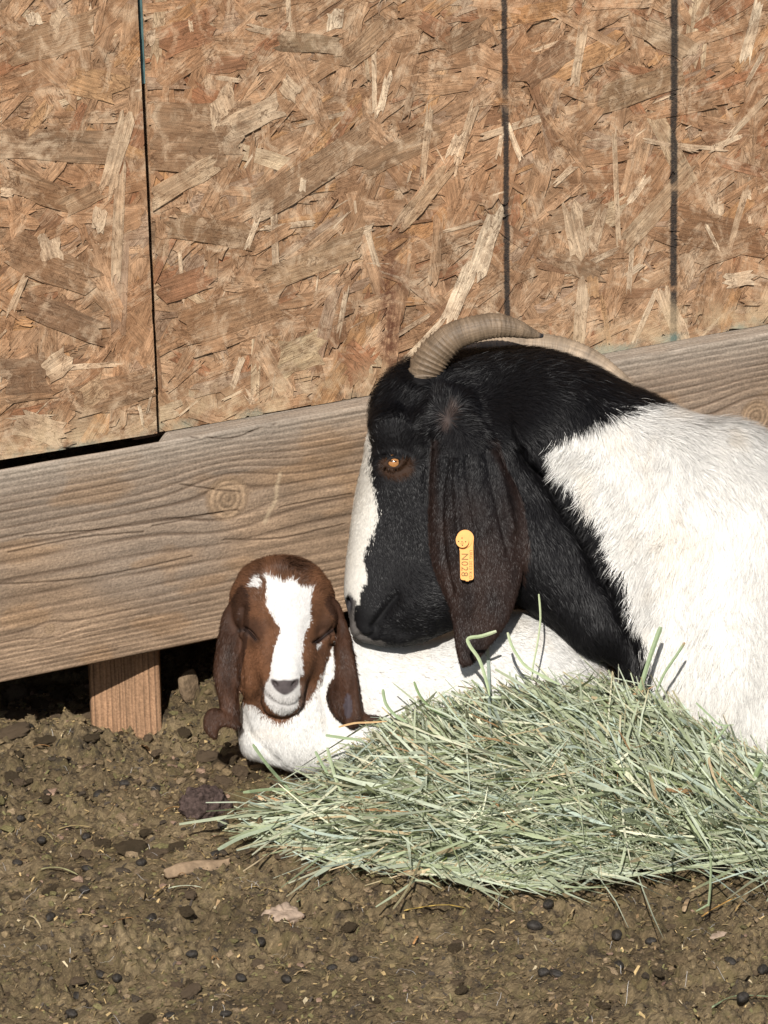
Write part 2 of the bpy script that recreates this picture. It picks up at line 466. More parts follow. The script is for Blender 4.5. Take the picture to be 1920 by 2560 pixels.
def osb_board(quad, Y, label, n_flakes, view, explicit, n_obj, seed):
    """quad: convex outline (ccw in x,z). Board with flakes lying on its face."""
    rng = np.random.default_rng(seed)
    Q = np.array(quad)
    V = [(x, Y, z) for x, z in Q] + [(x, Y + T_OSB, z) for x, z in Q]
    n = len(Q)
    me = bpy.data.meshes.new('osb_panel')
    me.from_pydata(V, [], [list(range(n)), list(range(2 * n - 1, n - 1, -1))] + [[i, i + n, (i + 1) % n + n, (i + 1) % n] for i in range(n)])
    a = me.color_attributes.new('Col', 'FLOAT_COLOR', 'POINT')
    for d in a.data: d.color = (.31, .2, .12, 1)
    ul = me.uv_layers.new(name='UVMap')
    for l in me.loops: ul.data[l.index].uv = (V[l.vertex_index][0], V[l.vertex_index][2])
    me.materials.append(M_OSB)
    board = kid_of(link('osb_panel', me), shed); board['label'] = label
    x0, x1, z0, z1 = view
    cs = .004
    H = np.zeros((int((x1 - x0) / cs) + 60, int((z1 - z0) / cs) + 60), np.float32)
    todo = []
    for i in range(n_flakes):
        big = rng.random() < .55
        L = rng.uniform(.04, .125) if big else rng.uniform(.012, .05)
        W = rng.uniform(.010, .028) if big else rng.uniform(.0025, .010)
        if i > n_flakes * .82:
            L *= .75; W *= .7
        cx, cz = rng.uniform(x0, x1), rng.uniform(z0, z1)
        th = rng.choice([rng.normal(.5, .35), rng.uniform(0, math.pi), rng.normal(0, .2), rng.normal(1.5, .25)], p=[.34, .36, .18, .12])
        c = np.array(PAL[rng.choice(len(PAL), p=PALW)][0])
        if i > n_flakes * .82 and rng.random() < .30: c = np.array((.64, .485, .33)); W *= .45; L *= rng.uniform(.5, 1.1)
        c = (c * .74 + np.array((.37, .24, .145)) * .32) * np.array((1.08, 1.0, .97)) if c[0] < .5 else c * .95
        todo.append((cx, cz, L, W, th, c * rng.uniform(.88, 1.12)))
    todo += explicit
    acc_v, acc_f, acc_c, acc_u = [], [], [], []
    objs = []
    order = []
    for i, (cx, cz, L, W, th, c) in enumerate(todo):
        k = 5
        xs = np.linspace(-L / 2, L / 2, k)
        taper = rng.uniform(-.25, .25)
        up = [(x, W / 2 * (1 + taper * x / L * 2) * rng.uniform(.82, 1.1)) for x in xs]
        dn = [(x, -W / 2 * (1 - .5 * taper * x / L * 2) * rng.uniform(.82, 1.1)) for x in xs[::-1]]
        ends_r = [(L / 2 + rng.uniform(-.16, .16) * min(L, .06), W * q_) for q_ in (-.30, -.12, .06, .26)]
        ends_l = [(-L / 2 - rng.uniform(-.16, .16) * min(L, .06), W * q_) for q_ in (.28, .08, -.10, -.30)]
        sk = rng.uniform(-.5, .5)
        P = np.array(dn[::-1] + ends_r + up[::-1] + ends_l)
        P[:, 0] += P[:, 1] * sk
        ct, st = math.cos(th), math.sin(th)
        R = np.stack([cx + P[:, 0] * ct - P[:, 1] * st, cz + P[:, 0] * st + P[:, 1] * ct], -1)
        C = clip_poly(R, Q)
        if len(C) < 3: continue
        C = np.array(C)
        gi = np.clip(((C[:, 0] - x0) / cs + 20).astype(int), 0, H.shape[0] - 1)
        gj = np.clip(((C[:, 1] - z0) / cs + 20).astype(int), 0, H.shape[1] - 1)
        a0, a1, b0, b1 = gi.min(), gi.max() + 1, gj.min(), gj.max() + 1
        # cells inside the flake
        gxs, gzs = np.meshgrid((np.arange(a0, a1) - 20) * cs + x0, (np.arange(b0, b1) - 20) * cs + z0, indexing='ij')
        u = (gxs - cx) * ct + (gzs - cz) * st; v = -(gxs - cx) * st + (gzs - cz) * ct
        ins = (np.abs(u) < L * .62) & (np.abs(v) < W * .75)
        sub = H[a0:a1, b0:b1]
        h = (sub[ins].max() if ins.any() else 0) + .00007
        sub[ins] = h
        u = (C[:, 0] - cx) * ct + (C[:, 1] - cz) * st; v = -(C[:, 0] - cx) * st + (C[:, 1] - cz) * ct
        uvo = rng.uniform(0, 40, 2)
        order.append((C, Y - h, c, np.stack([u + uvo[0], v + uvo[1]], -1), L * W))
    # largest late flakes become sub-parts of their own
    m = len(order)
    vis = [j for j in range(int(m * .45), m)]
    vis.sort(key=lambda j: -order[j][4] * (1 + 3.0 * (j > m - 1 - len(explicit))))
    own = set(vis[:n_obj])
    for j, (C, y, c, uvs, _) in enumerate(order):
        k = len(C)
        V3 = np.stack([C[:, 0], np.full(k, y), C[:, 1]], -1)
        cc = np.tile(c, (k, 1))
        if j in own:
            f = [np.arange(k)[None, :]]
            o = kid_of(link('strand', mesh_arrays('strand', V3, f, M_OSB, cc, False, uvs)), board)
            o.matrix_parent_inverse = Matrix.Identity(4)
        else:
            base = sum(len(v) for v in acc_v) if False else (acc_f[-1][1] if acc_f else 0)
            acc_v.append(V3); acc_c.append(cc); acc_u.append(uvs)
            acc_f.append((np.arange(k) + base, base + k))
    Vn = np.concatenate(acc_v); Cn = np.concatenate(acc_c); Un = np.concatenate(acc_u)
    by = {}
    for f, _ in acc_f: by.setdefault(len(f), []).append(f)
    o = link('pressed_strands', mesh_arrays('pressed_strands', Vn, [np.array(v) for v in by.values()], M_OSB, Cn, False, Un))
    o.parent = board; o['kind'] = 'stuff'
    return board

def flake(px0, py0, px1, py1, wpx, c, Y=0.0):
    a, b = wall_xz(px0, py0, Y), wall_xz(px1, py1, Y)
    L = math.dist(a, b)
    return ((a[0] + b[0]) / 2, (a[1] + b[1]) / 2, L, wpx / 2250, math.atan2(b[1] - a[1], b[0] - a[0]), np.array(c))
PALE, PALE2, DKB, RED, ORG = (.70, .55, .385), (.54, .395, .26), (.285, .182, .108), (.32, .165, .09), (.45, .27, .14)
ex_r = [flake(*f) for f in [
    (370, 300, 610, 325, 120, DKB), (385, 385, 560, 390, 70, DKB), (400, 105, 530, 60, 75, RED), (640, 520, 930, 330, 80, DKB), (520, 165, 600, 150, 40, RED),
    (700, 105, 850, 110, 44, (.22, .15, .09)), (420, 560, 640, 590, 60, (.24, .15, .085)), (900, 420, 1090, 330, 60, (.30, .19, .11)),
    (640, 700, 900, 610, 70, (.33, .22, .13)), (450, 820, 700, 740, 90, (.30, .18, .10)), (400, 730, 520, 690, 60, RED), (1350, 560, 1500, 520, 60, DKB),
    (1390, 640, 1500, 690, 50, DKB), (1700, 560, 1900, 600, 90, (.25, .14, .075)), (1750, 640, 1870, 600, 60, DKB), (1500, 250, 1700, 180, 70, (.29, .19, .11)),
    (1300, 200, 1420, 120, 60, (.26, .155, .09)), (850, 160, 960, 60, 60, (.34, .22, .13)), (1100, 120, 1210, 60, 60, DKB), (1040, 40, 1120, 90, 40, RED),
    (1600, 60, 1720, 130, 60, (.38, .26, .16)), (1790, 400, 1900, 430, 26, RED), (370, 500, 540, 400, 50, (.46, .33, .21)), (560, 320, 700, 260, 60, PALE2),
    (1000, 560, 1110, 420, 44, (.45, .32, .20)), (1560, 600, 1720, 430, 56, (.42, .30, .19)), (700, 900, 800, 860, 90, (.48, .36, .22)), (860, 870, 920, 930, 60, (.34, .17, .09)),
    (1238, 528, 1180, 690, 50, PALE), (1172, 668, 1112, 806, 46, PALE), (965, 185, 945, 282, 20, PALE), (1068, 270, 1052, 450, 20, PALE2), (1180, 260, 1140, 400, 24, PALE2),
    (1150, 330, 1120, 390, 30, PALE), (1452, 62, 1430, 214, 26, PALE2), (1893, 0, 1855, 155, 32, PALE), (1880, 60, 1850, 150, 20, PALE), (835, 24, 830, 72, 42, PALE),
    (1612, 440, 1568, 505, 20, PALE), (1420, 512, 1450, 640, 50, PALE2), (1500, 530, 1470, 620, 34, PALE2), (1455, 700, 1440, 870, 36, PALE2), (1500, 740, 1520, 870, 14, ORG),
    (1475, 690, 1480, 740, 30, ORG), (1650, 720, 1700, 850, 44, PALE2), (640, 545, 610, 622, 14, PALE), (755, 445, 750, 475, 16, PALE), (1262, 310, 1300, 400, 14, PALE),
    (1240, 390, 1250, 330, 14, PALE), (1530, 320, 1540, 600, 14, PALE2), (1860, 470, 1820, 610, 18, PALE2), (1810, 700, 1880, 690, 40, PALE), (700, 200, 740, 240, 40, PALE2),
    (540, 235, 560, 290, 70, PALE2), (1760, 560, 1790, 620, 10, PALE), (470, 50, 475, 75, 10, PALE), (375, 75, 370, 110, 22, PALE), (1000, 905, 1100, 800, 16, PALE)]]
Ql = wall_xz(345 - 3, 0, -.012), wall_xz(393, 1083, -.012), wall_xz(0, 1148, -.012)
dl = ((Ql[1][0] - Ql[2][0]), (Ql[1][1] - Ql[2][1]))
far_l = (Ql[2][0] - dl[0] * 3.2, Ql[2][1] - dl[1] * 3.2)
ev = ((Ql[0][0] - Ql[1][0]), (Ql[0][1] - Ql[1][1]))
top_r = (Ql[1][0] + ev[0] * 2.6, Ql[1][1] + ev[1] * 2.6)
quad_l = [far_l, Ql[1], top_r, (far_l[0], top_r[1])]
quad_r = [(.004, .2985), (1.60, .2985), (1.60, top_r[1]), (.004, top_r[1])]
LB = 10
ex_l = [flake(*f, -.012) for f in [
    (0, 350, 285, 368, 76, DKB), (20, 450, 180, 500, 60, (.26, .16, .09)), (180, 190, 300, 230, 70, ORG), (40, 120, 240, 60, 80, (.30, .19, .11)), (150, 520, 250, 470, 50, (.34, .23, .14)),
    (20, 620, 230, 700, 80, (.27, .165, .095)), (60, 760, 260, 830, 60, (.24, .145, .085)), (180, 1010, 380, 950, 80, DKB), (0, 940, 120, 930, 90, (.24, .15, .09)), (120, 260, 60, 330, 30, ORG),
    (312, 290, 262, 480, 40, PALE2), (300, 420, 285, 700, 26, PALE2), (250, 520, 240, 575, 34, PALE), (115, 590, 130, 650, 50, PALE), (75, 30, 85, 60, 34, PALE), (130, 30, 150, 60, 40, PALE2),
    (0, 478, 30, 480, 20, PALE), (60, 690, 20, 780, 18, PALE2), (110, 930, 170, 890, 60, PALE2), (345, 1010, 355, 1060, 8, PALE), (40, 1050, 150, 1090, 60, PALE2), (200, 1000, 260, 960, 60, (.44, .31, .19))]]
osb_board(quad_r, 0.0, 'right sheet of strand board with two black ink lines', 4300, (.0, 1.05, .29, 1.05), ex_r, 215, 5)
osb_board(quad_l, -.012, 'left sheet of strand board lapping over the plank edge', 1500, (-.50, .01, .28, 1.05), ex_l, 80, 9)
kid_of(link('edge_seal', box_mesh('edge_seal', (.0005, -.0005, .66), (.0042, .0105, top_r[1]), M_TEAL)), shed)['label'] = 'teal sealed edge of the right sheet'
# framing and the rest of the shed, so that gaps look into a dark room
for x in (0.0, .4064, .8128, 1.2192, -.4064, -.8128):
    kid_of(link('stud', box_mesh('stud', (x - .019, .0125, .29), (x + .019, .10, 1.75), M_DARKWOOD)), shed)
for nm, lo, hi in (('back_wall', (-1.4, 1.6, -.1), (1.62, 1.63, 1.78)), ('side_wall', (1.605, .012, -.1), (1.63, 1.6, 1.78)), ('side_wall', (-1.42, .012, -.1), (-1.4, 1.6, 1.78)),
                   ('roof', (-1.6, -.10, 1.76), (1.8, 1.8, 1.80))):
    kid_of(link(nm, box_mesh(nm, lo, hi, M_DARKWOOD)), shed)


# ---- plank and post: weathered timber with raised grain, computed on the surface
def timber_relief(s, t, spacing, knots, seed, tight_mid=False):
    """s along the grain, t across (m). returns (height, dark, misc) of the weathered face"""
    tw = t + .0045 * (fbm(s * 1.6, t * 5, octv=2, seed=seed) - .5) + .0016 * (fbm(s * 9, t * 22, octv=3, seed=seed + 4) - .5)
    kn = np.zeros_like(s); kr = np.full(s.shape, 9.0)
    for sk, tk, ax, ay, core in knots:
        dx, dy = (s - sk) / ax, (t - tk) / ay
        r2 = dx * dx + dy * dy
        tw = tk + (tw - tk) * (1 - .93 * np.exp(-r2)) + 0 * s
        kr = np.minimum(kr, np.sqrt(((s - sk) / core) ** 2 + ((t - tk) / core) ** 2))
    tt = np.linspace(-.05, .5, 1200)
    ph = np.cumsum(1 / spacing(tt)) * (tt[1] - tt[0])
    p = np.interp(tw, tt, ph)
    fr = p - np.floor(p)
    idn = np.floor(p)
    wv = .5 + .5 * _hash(idn, idn * 0, idn * 0, seed)
    line = np.exp(-(np.minimum(fr, 1 - fr) / .10) ** 2) * wv
    ridge = sstep(0, .9, fr)
    brk = sstep(.25, .6, fbm(s * 14, p * 1.3, octv=3, seed=seed + 9))
    line = line * (.35 + .65 * brk)
    return line, ridge, p, kr

def plank_colour(s, t, line, ridge, p, kr, H, base, grey, seed):
    fib = fbm(s * 55, t * 900, octv=3, seed=seed + 2)
    fib2 = fbm(s * 16, t * 240, octv=3, seed=seed + 3)
    blot = fbm(s * 9, t * 22, octv=4, seed=seed + 5)
    blot2 = fbm(s * 5 + 4, t * 9, octv=3, seed=seed + 6)
    c = base[None, None, :] * (.62 + .76 * fib[..., None]) * (.66 + .68 * fib2[..., None]) * (.60 + .78 * blot[..., None])
    wg = sstep(.34, .62, blot2)[..., None] * .6
    c = c * (1 - wg) + wg * grey[None, None, :] * (.75 + .5 * fib[..., None])
    org = sstep(.60, .72, fbm(s * 12 + 2, t * 30, octv=3, seed=seed + 12))[..., None] * .3
    c = c * (1 - org) + org * np.array((.33, .19, .09)) * (.7 + .5 * fib[..., None])
    c = c * (1 + .22 * (ridge[..., None] - .4))
    dark = np.array((.085, .055, .036))
    a = np.clip(line * 1.25, 0, 1)[..., None] * .8
    c = c * (1 - a) + dark * a
    return c

def plank_build(x0, x1, lean):
    # section path: back bottom -> front bottom -> front top -> back top
    zb, zt = .0745, .2975
    yf, yb = -.029, .0
    path = [(yb, zb, -.03, (0, 0, -1))]
    for k in range(6): path.append((yb + (yf + .003 - yb) * (k + 1) / 6, zb, -.03 + .03 * (k + 1) / 6, (0, 0, -1)))
    for k in range(1, 4):
        a = k / 4 * math.pi / 2
        path.append((yf + .003 - .003 * math.sin(a), zb + .003 - .003 * math.cos(a), .001 * k, (0, -math.sin(a), -math.cos(a))))
    nz = 236
    for z in np.linspace(zb + .003, zt - .003, nz): path.append((yf, z, z - zb, (0, -1, 0)))
    for k in range(1, 4):
        a = k / 4 * math.pi / 2
        path.append((yf + .003 - .003 * math.cos(a), zt - .003 + .003 * math.sin(a), zt - zb + .001 * k, (0, -math.cos(a), math.sin(a))))
    for y in np.linspace(yf + .003, yb, 16): path.append((y, zt, zt - zb + (y - yf), (0, 0, 1)))
    path.append((yb + .001, zt - .03, zt - zb + .05, (0, 1, 0)))
    path.append((yb + .001, zb + .03, zt - zb + .06, (0, 1, 0)))
    xs = axis([(x0, -.2, .006), (-.2, .78, .0012), (.78, x1, .006)])
    Pp = np.array([(a, b, c) for a, b, c, _ in path]); Nn = np.array([n for *_, n in path], float)
    s, t = np.meshgrid(xs, Pp[:, 2], indexing='ij')
    kp = at_y(np.float64(568), np.float64(1245), yf); k2 = at_y(np.float64(1888), np.float64(1040), yf); k3 = at_y(np.float64(125), np.float64(1572), yf)
    sp = lambda tt: .0046 + .016 * np.exp(-((tt - .105) / .045) ** 2) + .0030 * np.exp(-((tt - .19) / .03) ** 2)
    knots = [(kp[0], kp[2] - zb, .055, .034, .020), (k2[0], k2[2] - zb, .05, .032, .016), (k3[0], k3[2] - zb, .022, .012, .005)]
    line, ridge, p, kr = timber_relief(s, t, sp, knots, 50)
    c = plank_colour(s, t, line, ridge, p, kr, .22, np.array((.290, .202, .134)), np.array((.250, .202, .160)), 50)
    # grey weathered top strip
    wt = sstep(.185, .225, t + .02 * (fbm(s * 8, t * 8, octv=2, seed=77) - .5))[..., None] * .65
    c = c * (1 - wt) + wt * np.array((.33, .285, .235)) * (.55 + .9 * fbm(s * 45, t * 800, octv=3, seed=78)[..., None])
    # knots: rings
    inn = sstep(1.35, 1.0, kr)
    rg = .5 + .5 * np.cos(kr * 19 + 3 * fbm(s * 60, t * 60, octv=2, seed=3))
    kc = np.array((.34, .235, .15)) * (.76 + .3 * rg[..., None]) * (.75 + .5 * fbm(s * 180, t * 180, octv=2, seed=4)[..., None])
    kc = kc * np.where(kr < .55, .82, 1.0)[..., None]
    c = c * (1 - inn[..., None]) + kc * inn[..., None]
    rim = np.exp(-((kr - 1.18) / .07) ** 2)[..., None] * .3
    c = c * (1 - rim) + rim * np.array((.12, .075, .045))
    # resin crack right of the knot and a few checks along the grain
    hgt = -.0011 * line + .0007 * ridge - .0006 * (rg * inn)
    cr = at_y(np.array([700, 692, 690, 672, 662.]), np.array([1185, 1215, 1250, 1280, 1305.]), yf)
    dd, _ = line_d(np.stack([cr[:, 0], cr[:, 2] - zb], -1), s, t)
    ck = np.exp(-(dd / .0022) ** 2)[..., None]
    c = c * (1 - .7 * ck) + .7 * ck * np.array((.47, .36, .24))
    checks = [((0, 1460), (180, 1450), (330, 1425), (480, 1390)), ((60, 1340), (250, 1325), (420, 1300), (560, 1280)), ((480, 1085), (580, 1095), (690, 1050)), ((20, 1380), (200, 1345), (360, 1330)),
              ((380, 1315), (560, 1280), (600, 1277)), ((700, 1268), (760, 1255), (880, 1235)), ((560, 1350), (700, 1345), (860, 1310)), ((450, 1210), (540, 1225), (600, 1230))]
    for ch in checks:
        q = np.array(ch, float); w_ = at_y(q[:, 0], q[:, 1], yf)
        pl = catmull(np.stack([w_[:, 0], w_[:, 2] - zb], -1), 5)
        dd, _ = line_d(pl, s, t + .0012 * (fbm(s * 60, t * 0, octv=2, seed=9) - .5))
        ck = np.exp(-(dd / .0008) ** 2)
        hgt = hgt - .0015 * ck
        c = c * (1 - .72 * ck[..., None]) + .72 * ck[..., None] * np.array((.06, .038, .025))
    V = np.zeros(s.shape + (3,))
    V[..., 0] = s
    V[..., 1] = Pp[None, :, 0] + Nn[None, :, 1] * hgt
    V[..., 2] = Pp[None, :, 1] + Nn[None, :, 2] * hgt
    V[..., 2] -= .013 * ((Pp[None, :, 0] > -.0245) & (Pp[None, :, 1] > .29)) * sstep(.012, -.004, s)
    V[..., 2] += .0022 * (fbm(s * 7, s * 0, octv=2, seed=66) - .5) * (Pp[None, :, 2] > .2)
    f = grid_faces(*s.shape)
    return mesh_arrays('skirt_plank', V.reshape(-1, 3), [f[:, ::-1]], M_PLANK, c.reshape(-1, 3))

o = kid_of(link('skirt_plank', plank_build(-1.0, 1.55, 0)), shed)
o['label'] = 'wide weathered plank with a round knot along the foot of the wall'

def post_build():
    R = at_y(np.float64(398), np.float64(1700), .003); L = at_y(np.float64(222), np.float64(1700), .047)
    R, L = R[:2], L[:2]
    e = (R - L); wd = np.linalg.norm(e); e = e / wd; nb = np.array([-e[1], e[0]])
    nb = np.array([FW[0] - .04, FW[1]]); nb /= np.linalg.norm(nb)
    fn_ = np.array([-e[1], e[0]]); fn_ = fn_ if fn_[1] > 0 else -fn_
    path = []
    def seg(a, b, n, nrm):
        for k in range(n): path.append((*(a + (b - a) * k / n), nrm))
    r = .003
    dp = .085
    seg(L + nb * dp, L + nb * r, 20, -e)
    seg(L + nb * r, L + e * r, 2, -e * .7 - nb * .7)
    seg(L + e * r, R - e * r, 86, -nb)
    seg(R - e * r, R + nb * r, 2, e * .7 - nb * .7)
    seg(R + nb * r, R + nb * dp, 20, e)
    path.append((*(R + nb * dp), e))
    zs = np.arange(-.12, .24, .0022)
    acc = [0.0]
    for a, b in zip(path[:-1], path[1:]): acc.append(acc[-1] + math.dist(a[:2], b[:2]))
    s, t = np.meshgrid(zs, np.array(acc), indexing='ij')
    sp = lambda tt: .0052 + .002 * np.sin(tt * 90)
    line, ridge, p, kr = timber_relief(s, t, sp, [], 90)
    c = plank_colour(s, t, line, ridge, p, kr, .1, np.array((.35, .180, .098)), np.array((.31, .20, .12)), 90)
    hgt = -.0012 * line + .0006 * ridge
    V = np.zeros(s.shape + (3,))
    nx = np.array([q[2][0] for q in path]); ny = np.array([q[2][1] for q in path])
    V[..., 0] = np.array([q[0] for q in path]) + nx * hgt; V[..., 1] = np.array([q[1] for q in path]) + ny * hgt; V[..., 2] = s
    return mesh_arrays('post', V.reshape(-1, 3), [grid_faces(*s.shape)], M_PLANK, c.reshape(-1, 3))
o = kid_of(link('post', post_build()), shed)
o['label'] = 'reddish wooden post under the plank, set in the soil'


# ------------------------------------------------------------------ animals: implicit solids turned into one skin each
class Field:
    def __init__(s, xs, ys, zs):
        s.ax = [np.asarray(a, np.float32) for a in (xs, ys, zs)]
        s.F = np.full([len(a) for a in s.ax], 300.0, np.float32)
    def box(s, lo, hi, m):
        sl = []
        for a, l, h in zip(s.ax, lo, hi):
            i0 = max(0, np.searchsorted(a, l - m) - 1); i1 = min(len(a), np.searchsorted(a, h + m) + 1)
            sl.append(slice(i0, i1))
        return tuple(sl)
    def grids(s, sl):
        x, y, z = [a[q] for a, q in zip(s.ax, sl)]
        return x[:, None, None], y[None, :, None], z[None, None, :]
    def add(s, sl, d, k):
        A = s.F[sl]
        if k <= 0: s.F[sl] = np.minimum(A, d); return
        h = np.clip(.5 + .5 * (d - A) / k, 0, 1)
        s.F[sl] = d * (1 - h) + A * h - k * h * (1 - h)
    def cut(s, sl, d, k):
        A = s.F[sl]; d = -d
        h = np.clip(.5 - .5 * (d - A) / k, 0, 1)
        s.F[sl] = d * (1 - h) + A * h + k * h * (1 - h)
    def ell(s, c, r, k=25, rot=0.0, cut=False):
        m = max(r)
        sl = s.box([c[i] - m for i in range(3)], [c[i] + m for i in range(3)], 2 * k + 12)
        X, Y, Z = s.grids(sl)
        ca, sa = math.cos(rot), math.sin(rot)
        x = (X - c[0]) * ca + (Y - c[1]) * sa; y = -(X - c[0]) * sa + (Y - c[1]) * ca; z = Z - c[2]
        k0 = np.sqrt((x / r[0]) ** 2 + (y / r[1]) ** 2 + (z / r[2]) ** 2)
        k1 = np.sqrt((x / r[0] ** 2) ** 2 + (y / r[1] ** 2) ** 2 + (z / r[2] ** 2) ** 2)
        d = k0 * (k0 - 1) / np.maximum(k1, 1e-6)
        d = np.minimum(d, 300).astype(np.float32)
        (s.cut if cut else s.add)(sl, d, k)
    def cone(s, a, b, ra, rb, k=25):
        m = max(ra, rb)
        sl = s.box([min(a[i], b[i]) - m for i in range(3)], [max(a[i], b[i]) + m for i in range(3)], 2 * k + 12)
        X, Y, Z = s.grids(sl)
        ab = np.subtract(b, a).astype(float); L2 = (ab ** 2).sum()
        t = np.clip(((X - a[0]) * ab[0] + (Y - a[1]) * ab[1] + (Z - a[2]) * ab[2]) / L2, 0, 1)
        d = np.sqrt((X - a[0] - t * ab[0]) ** 2 + (Y - a[1] - t * ab[1]) ** 2 + (Z - a[2] - t * ab[2]) ** 2) - (ra + (rb - ra) * t)
        s.add(sl, d.astype(np.float32), k)
    def pillow(s, poly, R, T, dc, k=20, n=5, exps=2.0):
        """closed outline inflated to half-thickness T about depth dc; R, T, dc numbers or functions of (X, Y)"""
        P = catmull(poly, n, True)
        lo, hi = P.min(0), P.max(0)
        sx, sy, _ = s.box([lo[0], lo[1], 0], [hi[0], hi[1], 0], 2 * k + 12)
        x2, y2 = np.meshgrid(s.ax[0][sx], s.ax[1][sy], indexing='ij')
        ev_ = lambda q: q(x2, y2) if callable(q) else np.full(x2.shape, q)
        Rr, Tt, Dc = ev_(R), ev_(T), ev_(dc)
        d2 = poly_sd(P, x2, y2)
        e = np.maximum(0, 1 + d2 / Rr)
        sl = (sx, sy, slice(0, len(s.ax[2])))
        z = s.ax[2][None, None, :]
        q = (np.abs(z - Dc[..., None]) / Tt[..., None])
        r_ = (e[..., None] ** exps + q ** exps) ** (1 / exps)
        d = (r_ - 1) * np.minimum(Rr, Tt)[..., None]
        s.add(sl, np.minimum(d, 300).astype(np.float32), k)
    def mesh(s):
        F = s.F; ins = F < 0
        nx, ny, nz = F.shape
        cnt = np.zeros((nx - 1, ny - 1, nz - 1), np.uint8)
        for i in (0, 1):
            for j in (0, 1):
                for k in (0, 1): cnt += ins[i:nx - 1 + i, j:ny - 1 + j, k:nz - 1 + k]
        I, J, K = np.nonzero((cnt > 0) & (cnt < 8))
        ids = np.full(cnt.shape, -1, np.int32); ids[I, J, K] = np.arange(len(I))
        pos = np.zeros((len(I), 3)); num = np.zeros(len(I))
        base = np.stack([I, J, K], -1)
        cs = [(a, b, c) for a in (0, 1) for b in (0, 1) for c in (0, 1)]
        for a in cs:
            for ax_ in range(3):
                if a[ax_]: continue
                b = list(a); b[ax_] = 1
                fa = F[I + a[0], J + a[1], K + a[2]]; fb = F[I + b[0], J + b[1], K + b[2]]
                m = (fa < 0) != (fb < 0)
                t = fa / np.where(m, fa - fb, 1)
                p = base + np.array(a, float); p[:, ax_] += t
                pos[m] += p[m]; num[m] += 1
        pos /= num[:, None]
        W = np.stack([np.interp(pos[:, i], np.arange(len(s.ax[i])), s.ax[i]) for i in range(3)], -1)
        quads = []
        for ax_ in range(3):
            u, v = [(1, 2), (2, 0), (0, 1)][ax_]
            A = ins; sl0 = [slice(None)] * 3; sl1 = [slice(None)] * 3
            sl0[ax_] = slice(0, -1); sl1[ax_] = slice(1, None)
            d = A[tuple(sl0)].astype(np.int8) - A[tuple(sl1)].astype(np.int8)
            E = np.stack(np.nonzero(d), -1); sg = d[tuple(E.T)]
            ok = (E[:, u] > 0) & (E[:, v] > 0) & (E[:, u] < F.shape[u] - 1) & (E[:, v] < F.shape[v] - 1)
            E, sg = E[ok], sg[ok]
            def at(du, dv):
                q = E.copy(); q[:, u] += du; q[:, v] += dv; return ids[q[:, 0], q[:, 1], q[:, 2]]
            Qd = np.stack([at(-1, -1), at(0, -1), at(0, 0), at(-1, 0)], -1)
            Qd[sg < 0] = Qd[sg < 0][:, ::-1]
            quads.append(Qd)
        return W, np.concatenate(quads)

def vnormals(V, Q):
    n = np.cross(V[Q[:, 2]] - V[Q[:, 0]], V[Q[:, 3]] - V[Q[:, 1]])
    N = np.zeros_like(V)
    for k in range(4): 
        for a in range(3): N[:, a] += np.bincount(Q[:, k], n[:, a], len(V))
    return N / (np.linalg.norm(N, axis=1, keepdims=True) + 1e-12)

def smooth_mesh(V, Q, it=2, lam=.5):
    E = np.concatenate([Q[:, [0, 1]], Q[:, [1, 2]], Q[:, [2, 3]], Q[:, [3, 0]]])
    deg = np.bincount(E[:, 0], minlength=len(V)) + np.bincount(E[:, 1], minlength=len(V))
    for _ in range(it):
        A = np.zeros_like(V)
        for a in range(3): A[:, a] = np.bincount(E[:, 0], V[E[:, 1], a], len(V)) + np.bincount(E[:, 1], V[E[:, 0], a], len(V))
        V = V + lam * (A / deg[:, None] - V)
    return V

def idw(ctrl, X, Y, p=3.0):
    """ctrl rows: x, y, values... ; inverse distance weighting"""
    C = np.array([c[:2] for c in ctrl], float); Vv = np.array([c[2:] for c in ctrl], float)
    out = np.zeros(X.shape + (Vv.shape[1],)); ws = np.zeros(X.shape)
    for c, v in zip(C, Vv):
        w_ = 1 / (((X - c[0]) ** 2 + (Y - c[1]) ** 2) + 60.0) ** (p / 2)
        out += w_[..., None] * v; ws += w_
    return out / ws[..., None]

def field_fn(ctrl, i=0, p=3.0):
    return lambda X, Y: idw(ctrl, X, Y, p)[..., i]

